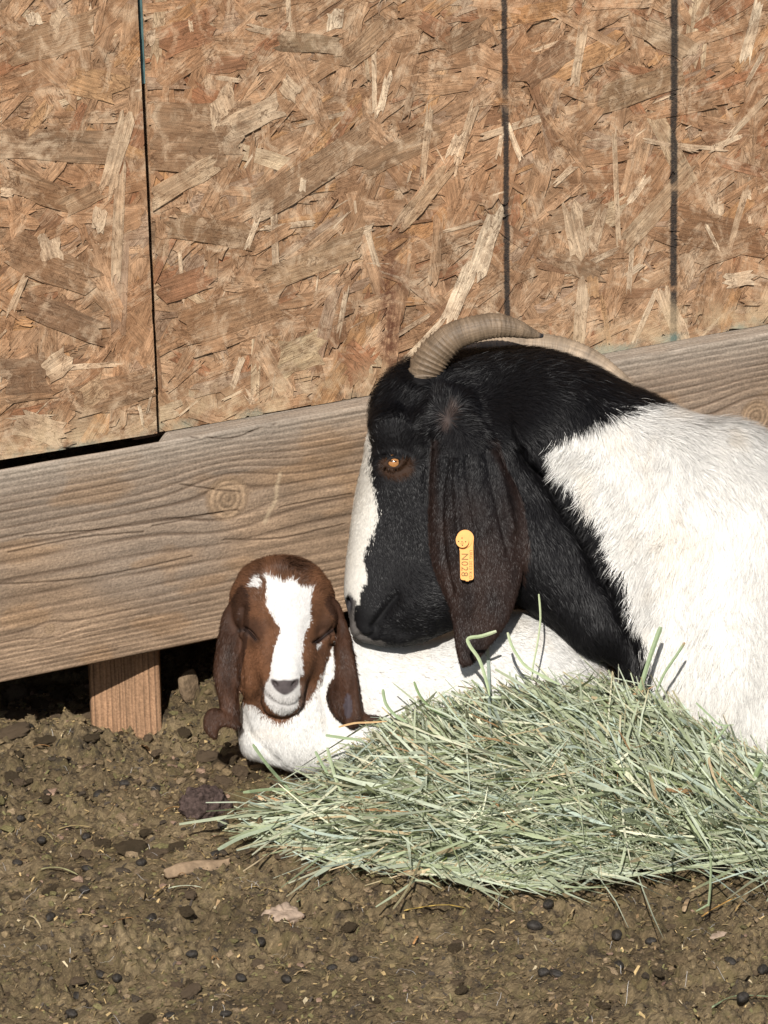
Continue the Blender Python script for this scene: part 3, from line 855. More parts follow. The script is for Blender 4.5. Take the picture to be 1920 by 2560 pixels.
def fur(name, V, Q, colour_fn, flow_fn, n, parent, mat, density_fn=None, seed=1, width=1.1, skip=None, jit=.22, clump=.55, xmax=2000, roll=.35):
    """fine ribbons rooted on the skin. V in the photo-aligned working frame; flow_fn gives (dx,dy,len,lift) per root"""
    rng = np.random.default_rng(seed)
    a, b, c, d = (V[Q[:, i]] for i in range(4))
    fn = np.cross(c - a, d - b); area = np.linalg.norm(fn, axis=1) / 2; fn /= (2 * area[:, None] + 1e-9)
    cen = (a + b + c + d) / 4
    vis = np.where(-fn[:, 2] > -.25, 1.0, .12)
    vis = vis * np.where(cen[:, 0] > xmax, .08, 1.0)
    w_ = area * vis
    if density_fn is not None: w_ = w_ * density_fn(cen)
    pick = rng.choice(len(Q), n, p=w_ / w_.sum())
    u, v = rng.random(n)[:, None], rng.random(n)[:, None]
    P = (a[pick] * (1 - u) + b[pick] * u) * (1 - v) + (d[pick] * (1 - u) + c[pick] * u) * v
    VN = vnormals(V, Q)
    N = (VN[Q[pick, 0]] * (1 - u) + VN[Q[pick, 1]] * u) * (1 - v) + (VN[Q[pick, 3]] * (1 - u) + VN[Q[pick, 2]] * u) * v
    N /= np.linalg.norm(N, axis=1, keepdims=True)
    if skip is not None:
        keep = ~skip(P); P, N = P[keep], N[keep]; n = len(P)
    fl = flow_fn(P)
    D = np.stack([fl[:, 0], fl[:, 1], fl[:, 4] if fl.shape[1] > 4 else np.zeros(n)], -1)
    # clumping: neighbouring roots share a wobble
    cs = 15.0
    a1 = (vnoise(P[:, 0] / cs, P[:, 1] / cs, P[:, 2] / cs, seed + 3) - .5) * 2 * clump
    a2 = (vnoise(P[:, 0] / 55, P[:, 1] / 55, P[:, 2] / 55, seed + 8) - .5) * 2 * clump * .8
    ang = a1 + a2 + rng.normal(0, jit, n)
    B = np.cross(N, D); 
    D = D - (D * N).sum(1, keepdims=True) * N
    D /= np.linalg.norm(D, axis=1, keepdims=True) + 1e-9
    B = np.cross(N, D)
    D = D * np.cos(ang)[:, None] + B * np.sin(ang)[:, None]
    B = np.cross(N, D)
    L = fl[:, 2] * rng.uniform(.6, 1.25, n); lift = fl[:, 3] * rng.uniform(.6, 1.5, n)
    lift = np.clip(lift, .02, 1.2)
    curve = rng.normal(0, .12, n)
    wd = width * rng.uniform(.7, 1.4, n)
    p0 = P - N * 1.2
    dir1 = D * np.cos(lift)[:, None] + N * np.sin(lift)[:, None]
    l2 = lift * .35
    dir2 = D * np.cos(l2)[:, None] + N * np.sin(l2)[:, None] + B * curve[:, None]
    p1 = p0 + dir1 * (L * .5)[:, None]
    p2 = p1 + dir2 * (L * .5)[:, None]
    C = colour_fn(P, rng)
    rl = rng.normal(0, 1, n)[:, None] * np.where(C.max(1) > .4, .15, roll)[:, None]
    Wv = (B * np.cos(rl) + N * np.sin(rl)) * (wd / 2)[:, None]
    pts = np.stack([p0 - Wv, p0 + Wv, p1 - Wv * .8, p1 + Wv * .8, p2], 1).reshape(-1, 3)
    i = np.arange(n, dtype=np.int64) * 5
    q = np.stack([i, i + 1, i + 3, i + 2], -1); t = np.stack([i + 2, i + 3, i + 4], -1)
    br = rng.uniform(.82, 1.12, n)[:, None] * (.88 + .24 * vnoise(P[:, 0] / 9, P[:, 1] / 9, P[:, 2] / 9, seed + 5))[:, None]
    C = C * br
    C = np.repeat(C, 5, axis=0)
    o = link(name, mesh_arrays(name, anim(pts), [q, t], mat, C, True))
    kid_of(o, parent)
    return o

def fur_mat(name, rough, spec):
    m, t, b = new_mat(name); g = NT(t)
    a = g.n('ShaderNodeAttribute', attribute_name='Col').outputs[0]
    g.l(a, b.inputs['Base Color'])
    b.inputs['Roughness'].default_value = rough
    b.inputs['Specular IOR Level'].default_value = spec
    return m
M_FUR = fur_mat('goat_hair', .45, .17)
M_SKIN = attr_mat('goat_skin', .7, .2, (260, .15))


def in_poly(poly, P, n=5, warp=0, seed=0):
    X, Y = P[:, 0], P[:, 1]
    if warp:
        X = X + warp * (vnoise(P[:, 0] / 9, P[:, 1] / 9, seed=seed) - .5) * 2
        Y = Y + warp * (vnoise(P[:, 0] / 9 + 50, P[:, 1] / 9, seed=seed + 1) - .5) * 2
    return poly_sd(catmull(poly, n, True) if n else poly, X, Y)


# ------------------------------------------------------------------ the doe
doe = empty('goat', tuple(anim((1700, 1950, 100))))
tag(doe, 'large black and white doe goat with curved horns and an orange ear tag', 'goat')
fld = Field(np.concatenate([np.arange(835, 1930, 4.6), np.arange(1930, 2860, 14)]), np.concatenate([np.arange(850, 1700, 4.6), np.arange(1700, 2060, 9)]),
            np.concatenate([np.arange(-215, 130, 4.6), np.arange(130, 900, 14)]))
body_poly = [(1090, 900), (1140, 884), (1205, 878), (1309, 873), (1380, 887), (1491, 932), (1556, 960), (1667, 1013), (1751, 1052), (1855, 1096), (1920, 1104), (2150, 1100), (2500, 1130), (2740, 1300),
             (2800, 1600), (2740, 1900), (2500, 2020), (2100, 2040), (1850, 2040), (1730, 2000), (1690, 1900), (1655, 1790), (1610, 1715), (1560, 1665), (1515, 1600), (1450, 1545), (1380, 1525), (1300, 1500),
             (1225, 1470), (1170, 1350), (1110, 1150), (1060, 1000)]
bT = [(1120, 1000, 95, 50), (1200, 1200, 110, 45), (1320, 1400, 95, 50), (1400, 1000, 140, 70), (1450, 1300, 160, 75), (1560, 1550, 150, 80), (1640, 1250, 230, 130), (1750, 1500, 300, 190), (1900, 1400, 330, 240), (2300, 1500, 380, 330)]
fld.pillow(body_poly, field_fn([(1150, 1000, 90), (1300, 1000, 120), (1500, 1100, 190), (1650, 1400, 170), (1900, 1400, 330), (2500, 1600, 380)]), field_fn(bT, 0), field_fn(bT, 1), 10)
# shoulder bulge, throat, fold
fld.ell((1790, 1480, 20), (230, 430, 190), 90, .12)
fld.ell((1600, 1230, 20), (170, 220, 130), 80, -.5)
fld.cone((1270, 1300, -5), (1500, 1540, 5), 120, 100, 60)
fld.cone((1200, 1130, 10), (1380, 1060, 20), 130, 150, 70)
EYE_D = -88
# head
head_poly = [(1040, 900), (1000, 915), (958, 952), (932, 1000), (925, 1060), (914, 1105), (908, 1150), (893, 1215), (880, 1290), (871, 1360), (862, 1430), (861, 1480), (870, 1525), (876, 1558), (892, 1590), (925, 1606),
             (975, 1614), (1040, 1610), (1085, 1592), (1130, 1575), (1190, 1540), (1240, 1440), (1260, 1300), (1250, 1150), (1210, 1020), (1130, 920)]
hT = [(1000, 980, 80, 10), (1060, 1080, 118, 20), (980, 1150, 112, 12), (1100, 1300, 108, 5), (950, 1350, 82, -5), (930, 1500, 72, -18), (1060, 1520, 92, -10), (1180, 1400, 100, 10), (1000, 1600, 60, -15)]
fld.pillow(head_poly, field_fn([(1000, 1000, 90), (1060, 1200, 120), (930, 1300, 70), (920, 1500, 52), (1060, 1500, 110), (1150, 1300, 130), (1000, 1600, 50)]), field_fn(hT, 0), field_fn(hT, 1), 35)
fld.ell((1040, 1500, -40), (75, 85, 62), 40)         # full cheek
fld.ell((990, 1075, -62), (62, 55, 46), 34, .3)      # brow
fld.ell((1000, 1210, -62), (60, 45, 34), 30, .2)     # cheekbone under the eye
fld.ell((905, 1480, -40), (34, 60, 42), 24, .15)      # nostril flare
fld.ell((925, 1575, -35), (48, 30, 40), 18)           # lip
fld.ell((985, 1590, -40), (55, 24, 34), 16)
fld.ell((1125, 1040, -85), (62, 60, 42), 34)          # ear base
# socket and nostril
fld.ell((986, 1155, -118), (27, 14, 30), 8, -.22, cut=True)
fld.ell((874, 1508, -46), (8, 27, 22), 6, .10, cut=True)
for pl in ([(960, 1162), (974, 1147), (992, 1142), (1010, 1152)], [(960, 1162), (978, 1170), (996, 1168), (1010, 1153)]):
    for a_, b_ in zip(pl[:-1], pl[1:]): fld.cone((*a_, EYE_D - 17), (*b_, EYE_D - 17), 6.0, 6.0, 5)
# ear
ear_poly = [(1090, 1060), (1082, 1110), (1075, 1190), (1073, 1280), (1076, 1380), (1095, 1450), (1120, 1510), (1131, 1560), (1138, 1615), (1147, 1657), (1160, 1668), (1182, 1658), (1204, 1640), (1238, 1600), (1264, 1564),
            (1287, 1512), (1304, 1450), (1317, 1395), (1322, 1355), (1314, 1300), (1300, 1245), (1280, 1195), (1255, 1145), (1225, 1085), (1180, 1035), (1125, 1025)]
def ear_dc(X, Y):
    xc = np.interp(Y, [1030, 1200, 1400, 1550, 1670], [1150, 1180, 1200, 1215, 1165])
    b = np.interp(Y, [1030, 1150, 1300, 1450, 1600, 1670], [-105, -138, -150, -142, -120, -105])
    return b + 40 * ((X - xc) / 110) ** 2 + 2.5 * np.sin((X - xc) / 19 + 1)* np.exp(-((Y - 1250) / 230) ** 2)
fld.pillow(ear_poly, 13, field_fn([(1150, 1060, 26), (1180, 1250, 11), (1200, 1450, 9.5), (1160, 1650, 7.5)]), ear_dc, 9, 5)
V, Q = fld.mesh()
V = smooth_mesh(V, Q, 2)
N = vnormals(V, Q)
# relief on the near side
nf = np.clip(-N[:, 2] * 1.6, 0, 1)
X, Y, Zd = V.T
def crease(pl, wd, dep, X=X, Y=Y):
    d, side = line_d(catmull(pl, 6), X, Y)
    return dep * np.exp(-(d / wd) ** 2), d, side
disp = np.zeros(len(V))
in_ear = (poly_sd(catmull(ear_poly, 4, True), X, Y) < 0) & (np.abs(Zd - ear_dc(X, Y)) < 22)
notear = ~in_ear
fold = [(1300, 1120), (1315, 1152), (1374, 1216), (1426, 1300), (1465, 1359), (1491, 1417), (1523, 1469), (1562, 1560), (1600, 1650), (1625, 1720)]
c1, d1, s1 = crease(fold, 14, 26)
disp -= c1 * notear
band = sstep(0, 14, d1) * np.exp(-(d1 / 70) ** 2) * (s1 < 0) * 21
disp += band * notear
for pl, wd, dp in (([(934, 1566), (951, 1542), (968, 1515), (990, 1488)], 10, 13), ([(893, 1592), (925, 1592), (945, 1570)], 6, 7), ([(886, 1530), (884, 1556), (898, 1588)], 5, 4), ([(1000, 1606), (1040, 1590), (1080, 1585)], 10, -6), ([(1085, 1100), (1070, 1180), (1068, 1260)], 12, 8),
                   ([(940, 1140), (960, 1138), (985, 1132), (1010, 1142), (1022, 1158)], 5, -5), ([(960, 1175), (985, 1182), (1010, 1172)], 6, 4), ([(1010, 1000), (1030, 1060), (1045, 1120)], 14, 5),
                   ([(1000, 940), (1040, 960), (1075, 970), (1110, 985)], 14, -8)):
    disp -= crease(pl, wd, dp)[0] * notear
for pl, wd, dp in (([(1120, 1120), (1105, 1250), (1110, 1380), (1130, 1480)], 6, 6), ([(1165, 1110), (1170, 1200), (1190, 1330), (1205, 1420)], 6, 6), ([(1215, 1130), (1228, 1200), (1250, 1300), (1270, 1380)], 6, 6),
                   ([(1140, 1110), (1140, 1220), (1150, 1330)], 7, -6), ([(1190, 1110), (1200, 1200), (1222, 1320)], 9, -4), ([(1242, 1150), (1262, 1220), (1284, 1320)], 8, -6), ([(1180, 1480), (1195, 1560), (1180, 1620)], 12, -3)):
    disp -= crease(pl, wd, dp)[0] * in_ear
for cx_, cy_, L_, a_ in ((1750, 1450, 380, 10), (1700, 1650, 300, 8), (1830, 1500, 300, 8), (1650, 1300, 260, 8), (1780, 1750, 260, 9)):
    disp += a_ * np.sin((X + .18 * (Y - 1400)) / 34 + cx_) * np.exp(-((X - cx_) / 90) ** 2 - ((Y - cy_) / L_) ** 2)
V = V + N * (disp * nf)[:, None]

BLAZE = [(820, 1060), (908, 1070), (926, 1095), (925, 1142), (932, 1202), (943, 1250), (945, 1280), (939, 1316), (915, 1379), (911, 1416), (917, 1449), (897, 1497), (889, 1512), (845, 1515), (820, 1300)]
LIP = [(845, 1500), (892, 1500), (886, 1530), (890, 1562), (905, 1585), (935, 1600), (960, 1606), (940, 1625), (860, 1625), (845, 1560)]
WHITE = [(1690, 980), (1655, 1008), (1590, 1018), (1525, 1040), (1480, 1062), (1420, 1085), (1378, 1120), (1392, 1170), (1420, 1200), (1450, 1222), (1462, 1262), (1500, 1300), (1512, 1340), (1535, 1400), (1560, 1440), (1575, 1500), (1592, 1560),
         (1615, 1620), (1632, 1700), (1640, 1780), (1640, 2100), (2900, 2100), (2900, 950), (1900, 950)]
TUFTY = [(1120, 1045)]
def doe_colour(P, rng=None, j=1.0):
    n = len(P); r = (lambda s: rng.normal(0, s, n)) if rng is not None else (lambda s: np.zeros(n))
    blk = np.array((.0062, .0058, .0066)); c = np.tile(blk, (n, 1))
    isear = (poly_sd(catmull(ear_poly, 4, True), P[:, 0], P[:, 1]) < 3) & (np.abs(P[:, 2] - ear_dc(P[:, 0], P[:, 1])) < 34) & (P[:, 1] > 1090)
    # brown on the ear
    e = sstep(1150, 1420, P[:, 1]) * (.35 + .65 * vnoise(P[:, 0] / 30, P[:, 1] / 60, seed=4))
    rim = sstep(26, 4, np.abs(poly_sd(catmull(ear_poly, 3, True), P[:, 0], P[:, 1])))
    eb = np.array((.030, .0165, .0125)); er = np.array((.030, .016, .012))
    ce = blk * (1 - e[:, None]) + eb * e[:, None]; ce = ce * (1 - .45 * rim[:, None]) + er * .45 * rim[:, None]
    c[isear] = ce[isear]
    # rusty ring round the eye, pale whorl
    q = np.hypot((P[:, 0] - 992) / 34, (P[:, 1] - 1166) / 26)
    k = (sstep(1.5, .9, q) * (P[:, 1] > 1150) * ~isear)[:, None] * .8
    c = c * (1 - k) + np.array((.045, .020, .009)) * k
    q = np.minimum(np.hypot((P[:, 0] - 1118) / 13, (P[:, 1] - 1052) / 20), np.hypot((P[:, 0] - 1128) / 12, (P[:, 1] - 1028) / 20))
    k = (sstep(1.1, .2, q) * (P[:, 2] < 0))[:, None] * .75
    c = c * (1 - k) + np.array((.085, .060, .052)) * k
    # the white flank
    sd = in_poly(WHITE, P, 4, 7, 3) + r(7) * 1.0
    cream = np.array((.77, .75, .71))[None] * (1 - .10 * vnoise(P[:, 0] / 60, P[:, 1] / 90, seed=12)[:, None])
    dirt = sstep(.58, .8, fbm(P[:, 0] / 70, P[:, 1] / 110, octv=3, seed=15))[:, None] * .35
    cream = cream * (1 - dirt) + np.array((.66, .57, .45)) * dirt
    m = (sd < 0) & ~isear
    c[m] = cream[m]
    sd = in_poly(BLAZE, P, 4, 5, 5) + r(4)
    m = (sd < 0) & (P[:, 1] > 1066)
    c[m] = np.array((.66, .63, .57))
    sd = in_poly(LIP, P, 4, 2, 6) + r(2)
    m = sd < 0
    c[m] = np.array((.12, .108, .10))
    k = sstep(18, 8, np.hypot((P[:, 0] - 873) * 1.4, (P[:, 1] - 1508) * .55)) [:, None] * .95
    c = c * (1 - k) + np.array((.035, .032, .036)) * k
    return c
DOE_FLOW = [  # x, y, dx, dy, length, lift, dz
    (890, 1150, -.2, 1, 14, .35, 0), (890, 1350, -.1, 1, 11, .3, 0), (880, 1470, .2, 1, 7, .25, 0), (900, 1560, .5, .8, 6, .3, 0), (980, 1600, 1, .1, 10, .3, 0),
    (980, 1420, .1, 1, 12, .3, 0), (1000, 1500, .6, .6, 12, .3, 0), (1060, 1520, 1, .15, 13, .3, 0), (1100, 1450, .8, .5, 13, .3, 0), (985, 1230, .2, 1, 12, .3, 0), (1050, 1300, .3, 1, 12, .3, 0),
    (970, 1100, -.3, -.8, 13, .35, 0), (1020, 1090, .4, -.8, 14, .35, 0), (955, 1000, -.3, .8, 26, .6, 0), (1000, 950, -.4, .7, 30, .7, 0), (1045, 1010, -.5, .8, 26, .5, 0),
    (1085, 1055, -.9, .3, 26, .4, 0), (1120, 1010, .1, -1, 30, .4, 0), (1160, 1040, 1, 0, 34, .35, 0), (1120, 1095, 0, 1, 20, .3, 0), (1170, 950, .8, -.4, 34, .4, 0), (1220, 910, 1, -.05, 34, .4, 0),
    (1220, 1050, .9, .6, 34, .35, 0), (1170, 1180, .05, 1, 9, .22, 0), (1150, 1300, 0, 1, 9, .22, 0), (1250, 1300, .15, 1, 9, .22, 0), (1200, 1500, -.1, 1, 9, .22, 0),
    (1350, 930, 1, .25, 34, .35, 0), (1350, 1020, .8, .6, 34, .3, 0), (1330, 1180, .3, .9, 28, .3, 0), (1400, 1350, .4, 1, 26, .3, 0), (1330, 1450, .5, .8, 24, .3, 0), (1480, 1480, .35, 1, 30, .3, 0),
    (1560, 1560, .2, 1, 36, .3, 0), (1560, 965, 1, .45, 40, .4, 0), (1650, 1010, 1, .5, 42, .4, 0), (1440, 1060, .2, .9, 38, .35, 0), (1420, 1150, -.8, .6, 44, .35, 0), (1480, 1260, -.7, .8, 44, .35, 0),
    (1530, 1380, -.6, .9, 44, .35, 0), (1590, 1520, -.5, 1, 44, .35, 0), (1550, 1120, .1, 1, 46, .3, 0), (1650, 1200, .1, 1, 48, .28, 0), (1800, 1150, .5, .8, 48, .3, 0), (1700, 1450, -.15, 1, 52, .25, 0),
    (1850, 1400, 0, 1, 52, .25, 0), (1750, 1750, -.1, 1, 52, .28, 0), (1900, 1700, .05, 1, 52, .28, 0), (2400, 1400, .2, 1, 50, .25, 0), (1640, 1720, -.2, 1, 48, .3, 0)]
def doe_flow(P):
    q = idw(DOE_FLOW, P[:, 0], P[:, 1], 4.0)
    ie = (poly_sd(catmull(ear_poly, 3, True), P[:, 0], P[:, 1]) < 0) & (np.abs(P[:, 2] - ear_dc(P[:, 0], P[:, 1])) < 30) & (P[:, 1] > 1110)
    q[ie] = np.array([.05, 1, 12, .3, 0])
    w_ = (~ie & (P[:, 0] > 1070) & (P[:, 0] < 1322) & (P[:, 1] > 1200))
    q[w_, 2] = np.maximum(q[w_, 2], 14)
    return q
def doe_density(C):
    q = np.where(C[:, 0] < 1330, 1.6, 1.0) * np.where((C[:, 0] > 1073) & (C[:, 0] < 1325) & (C[:, 1] > 1100) & (C[:, 1] < 1670), 1.5, 1.0)
    return q
def doe_skip(P):
    eye = np.hypot((P[:, 0] - 984) / 22, (P[:, 1] - 1158) / 12) < 1
    horn = (np.hypot(P[:, 0] - 1066, P[:, 1] - 925) < 36) & (P[:, 2] < 20)
    nos = np.hypot((P[:, 0] - 869) / 8, (P[:, 1] - 1510) / 26) < 1
    return (eye & (P[:, 2] < 0)) | horn | nos
skin = link('body', mesh_arrays('body', anim(V), [Q[:, ::-1]], M_SKIN, doe_colour(V) * .8))
kid_of(skin, doe)
fur('coat', V, Q, doe_colour, doe_flow, 250000, doe, M_FUR, doe_density, 3, 1.15, doe_skip, .15, .38)

# horns: ringed, tapering, curving back
def horn_mat():
    m, t, b = new_mat('goat_horn'); g = NT(t)
    a = g.n('ShaderNodeAttribute', attribute_name='Col').outputs[0]
    uv = g.n('ShaderNodeUVMap', uv_map='UVMap').outputs[0]
    f = g.noise(g.mapping(uv, (60, 3, 1)), 1.0, 5, .6)
    st = g.noise(g.mapping(uv, (4, 26, 1)), 1.0, 5, .65)
    c = g.mix(1.0, a, g.ramp(f, [(.3, .72), (.7, 1.25)]), 'MULTIPLY')
    c = g.mix(1.0, c, g.ramp(st, [(.3, .72), (.7, 1.22)]), 'MULTIPLY')
    g.l(c, b.inputs['Base Color']); b.inputs['Roughness'].default_value = .55; b.inputs['Specular IOR Level'].default_value = .4
    g.l(g.bump(g.math('ADD', f, g.math('MULTIPLY', st, .6)), .0015, .7), b.inputs['Normal'])
    return m
M_HORN = horn_mat()
def tube(path, n_len=120, n_rad=36, ring=0.0, flat=1.0, seed=0):
    """path rows: px, py, d, r"""
    P = catmull(path, max(2, n_len // (len(path) - 1)))
    C = P[:, :3]; R = P[:, 3]
    T = np.gradient(C, axis=0); T /= np.linalg.norm(T, axis=1, keepdims=True)
    up = np.array([0, 0, 1.0])
    B = np.cross(T, up); B /= np.linalg.norm(B, axis=1, keepdims=True)
    A = np.cross(B, T)
    s = np.concatenate([[0], np.cumsum(np.linalg.norm(np.diff(C, axis=0), axis=1))])
    th = np.linspace(0, 2 * math.pi, n_rad, endpoint=False)
    S_, TH = np.meshgrid(s, th, indexing='ij')
    Rr = np.broadcast_to(R[:, None], S_.shape).copy()
    if ring:
        ph = S_ / 13.0 + .8 * np.sin(TH + .6) + 2.2 * vnoise(S_ / 60, TH * 0, seed=seed)
        fr = ph - np.floor(ph)
        amp = ring * (.4 + 1.2 * vnoise(S_ / 40, TH / 2, seed=seed + 1)) * np.clip(1.15 - S_ / s[-1], 0, 1)
        Rr = Rr + amp * (fr ** 2 - .45) + .8 * (vnoise(S_ / 25, np.cos(TH) * 3 + np.sin(TH) * 2, seed=seed + 2) - .5)
    V = C[:, None] + Rr[..., None] * (B[:, None] * np.cos(TH)[..., None] + flat * A[:, None] * np.sin(TH)[..., None])
    m, k = S_.shape
    i = np.arange(m - 1)[:, None] * k + np.arange(k)[None]
    j = np.arange(m - 1)[:, None] * k + (np.arange(k)[None] + 1) % k
    q = np.stack([i, j, j + k, i + k], -1).reshape(-1, 4)
    V = V.reshape(-1, 3)
    V = np.concatenate([V, C[:1], C[-1:]])
    c0 = np.stack([np.full(k, len(V) - 2), (np.arange(k) + 1) % k, np.arange(k)], -1)
    c1 = np.stack([np.full(k, len(V) - 1), (m - 1) * k + np.arange(k), (m - 1) * k + (np.arange(k) + 1) % k], -1)
    return V, [q, np.concatenate([c0, c1])], np.concatenate([np.stack([S_ / s[-1], TH / 6.283], -1).reshape(-1, 2), [[0, 0], [1, 0]]]), S_ / s[-1]
def horn(path, seed, base, name_label):
    V_, f_, uv_, sn = tube(path, 230, 48, 5.0, .8, seed)
    t_ = np.concatenate([sn.ravel(), [0, 1]])
    c_ = np.array(base)[None] * (1.0 + .15 * np.sin(t_ * 40))[:, None]
    pale = sstep(.10, .0, t_)[:, None]
    c_ = c_ * (1 - .5 * pale) + np.array((.36, .31, .25)) * .5 * pale
    tip = sstep(.955, .985, t_)[:, None]
    c_ = c_ * (1 - tip) + np.array((.02, .018, .02)) * tip
    o = link('horn', mesh_arrays('horn', anim(V_), [a[:, ::-1] for a in f_], M_HORN, c_, True, uv_))
    kid_of(o, doe); o['label'] = name_label
    return o
horn([(1062, 958, -30, 34), (1064, 925, -40, 43), (1081, 893, -52, 43), (1104, 867, -62, 40.5), (1134, 842, -70, 37), (1175, 825, -74, 34), (1235, 814, -70, 31.5), (1285, 820, -60, 24.5), (1322, 832, -48, 15.5), (1346, 838, -40, 8), (1358, 840, -36, 4)],
     4, (.172, .122, .079), 'near ringed brown horn with a black tip')
horn([(1090, 960, 70, 42), (1130, 905, 110, 42), (1190, 880, 130, 40), (1270, 870, 140, 38), (1340, 870, 140, 37), (1400, 878, 136, 37), (1470, 902, 126, 33), (1530, 938, 112, 25), (1575, 969, 100, 15), (1600, 992, 92, 6)],
     9, (.30, .225, .155), 'far pale horn lying along the neck')

# eye
def ball(c, r, n=40, squash=(1, 1, 1)):
    th, ph = np.meshgrid(np.linspace(0, math.pi, n), np.linspace(0, 2 * math.pi, 2 * n, endpoint=False), indexing='ij')
    V = np.stack([np.sin(th) * np.cos(ph) * r * squash[0] + c[0], np.sin(th) * np.sin(ph) * r * squash[1] + c[1], -np.cos(th) * r * squash[2] + c[2]], -1)
    i = np.arange(n - 1)[:, None] * 2 * n + np.arange(2 * n)[None]; j = np.arange(n - 1)[:, None] * 2 * n + (np.arange(2 * n)[None] + 1) % (2 * n)
    return V.reshape(-1, 3), np.stack([i, j, j + 2 * n, i + 2 * n], -1).reshape(-1, 4)
ve, qe = ball((985, 1157, EYE_D), 24, 48)
ex, ey = ve[:, 0] - 982, ve[:, 1] - 1155
iris = np.hypot(ex, ey) < 19
col_e = np.where(iris[:, None], np.array((.33, .150, .050)), np.array((.012, .009, .008)))
fibre = .8 + .4 * vnoise(np.arctan2(ey, ex) * 9, np.hypot(ex, ey) / 6, seed=3)
col_e = np.where(iris[:, None], col_e * fibre[:, None], col_e)
pup = ((np.abs(ex - 1) < 9) & (np.abs(ey + 2 - .10 * ex) < 1.9)) | (ex > 14)
col_e[pup] = (.012, .008, .006)
M_EYE = attr_mat('eye', .12, .6)
eye = kid_of(link('eye', mesh_arrays('eye', anim(ve), [qe], M_EYE, col_e)), doe)
eye['label'] = 'amber eye'

# ear tag
M_TAG = plain_mat('orange_plastic', (.80, .36, .085), .45, .4, .06, 300)
M_TAGD = plain_mat('tag_hole', (.05, .015, .008), .6, .3, .1, 200)
M_TAGT = plain_mat('tag_lettering', (.20, .12, .035), .6, .3, .25, 500)
def tag_d(x, y): return float(ear_dc(np.float64(x), np.float64(y)))
TAGZ = -172.0
def prism(outline, z0, z1, name, mat):      # outline in photo frame, extruded in depth
    n = len(outline); o_ = np.asarray(outline, float)
    V = np.concatenate([np.c_[o_, np.full(n, z0)], np.c_[o_, np.full(n, z1)]])
    me = bpy.data.meshes.new(name)
    me.from_pydata([tuple(p) for p in anim(V)], [], [list(range(n)), list(range(2 * n - 1, n - 1, -1))] + [[i, i + n, (i + 1) % n + n, (i + 1) % n] for i in range(n)])
    me.materials.append(mat)
    import bmesh
    bm = bmesh.new(); bm.from_mesh(me); bmesh.ops.recalc_face_normals(bm, faces=bm.faces)
    bm.to_mesh(me); bm.free()
    return me
def circ(cx, cy, r, n=28): return [(cx + r * math.cos(a), cy + r * math.sin(a)) for a in np.linspace(0, 2 * math.pi, n, endpoint=False)]
out = [(1150, 1372), (1149, 1335), (1141, 1328), (1142, 1328)]
arc = [(1163 + 21.5 * math.cos(a), 1346 + 21.5 * math.sin(a)) for a in np.linspace(math.pi * .80, 2 * math.pi + .25, 22)]
tag_out = arc + [(1183, 1368), (1183.5, 1400), (1184, 1440)] + [(1178 + 6 * math.cos(a), 1444 + 6 * math.sin(a)) for a in np.linspace(0, math.pi / 2, 5)] + [(1173, 1450.5), (1172, 1453), (1165, 1453), (1163.5, 1450.5)] + \
          [(1157 + 6 * math.cos(a), 1444 + 6 * math.sin(a)) for a in np.linspace(math.pi / 2, math.pi, 5)] + [(1150.5, 1420), (1149.5, 1378)]
et = kid_of(link('ear_tag', prism(tag_out, TAGZ, TAGZ + 4.5, 'ear_tag', M_TAG)), doe); et['label'] = 'orange plastic ear tag'
def sub(name, me, par):
    o = link(name, me); o.parent = par; return o
sub('button', prism(circ(1160, 1350, 20.5), TAGZ - 3, TAGZ, 'button', M_TAG), et)
sub('button', prism(circ(1156, 1353, 16.0), TAGZ - 14, TAGZ - 3, 'button', M_TAG), et)
sub('button', prism(circ(1154.5, 1355, 4.5), TAGZ - 17, TAGZ - 14, 'button', M_TAG), et)
for dx, dy in ((0, -9.5), (9, 0), (-8.5, -1), (1, 8.5), (0, 0)):
    z_ = TAGZ - 14 if (dx or dy) else TAGZ - 17
    sub('hole', prism(circ(1155 + dx, 1354.5 + dy, 1.7, 10), z_ - .5, z_ + .4, 'hole', M_TAGD), et)
def text_mesh(body, size_px, centre, rot, z):
    cu = bpy.data.curves.new('lettering', 'FONT'); cu.body = body; cu.size = size_px; cu.align_x = 'CENTER'; cu.align_y = 'CENTER'; cu.extrude = .4
    cu.space_character = 1.12
    to = bpy.data.objects.new('lettering_tmp', cu); COL.objects.link(to)
    dg = bpy.context.evaluated_depsgraph_get()
    me = bpy.data.meshes.new_from_object(to.evaluated_get(dg))
    bpy.data.objects.remove(to)
    co = np.zeros(len(me.vertices) * 3); me.vertices.foreach_get('co', co); co = co.reshape(-1, 3)
    ca, sa = math.cos(rot), math.sin(rot)
    x = co[:, 0]; y = -co[:, 1]
    X = centre[0] + x * ca - y * sa; Y = centre[1] + x * sa + y * ca
    me.vertices.foreach_set('co', anim(np.stack([X, Y, z - co[:, 2]], -1)).ravel())
    me.materials.clear(); me.materials.append(M_TAGT)
    return me
sub('lettering', text_mesh('N028', 24, (1161, 1412), math.radians(91), TAGZ - .6), et)
sub('lettering', text_mesh('URG 2023 KID', 10.5, (1176.5, 1411), math.radians(91), TAGZ - .6), et)


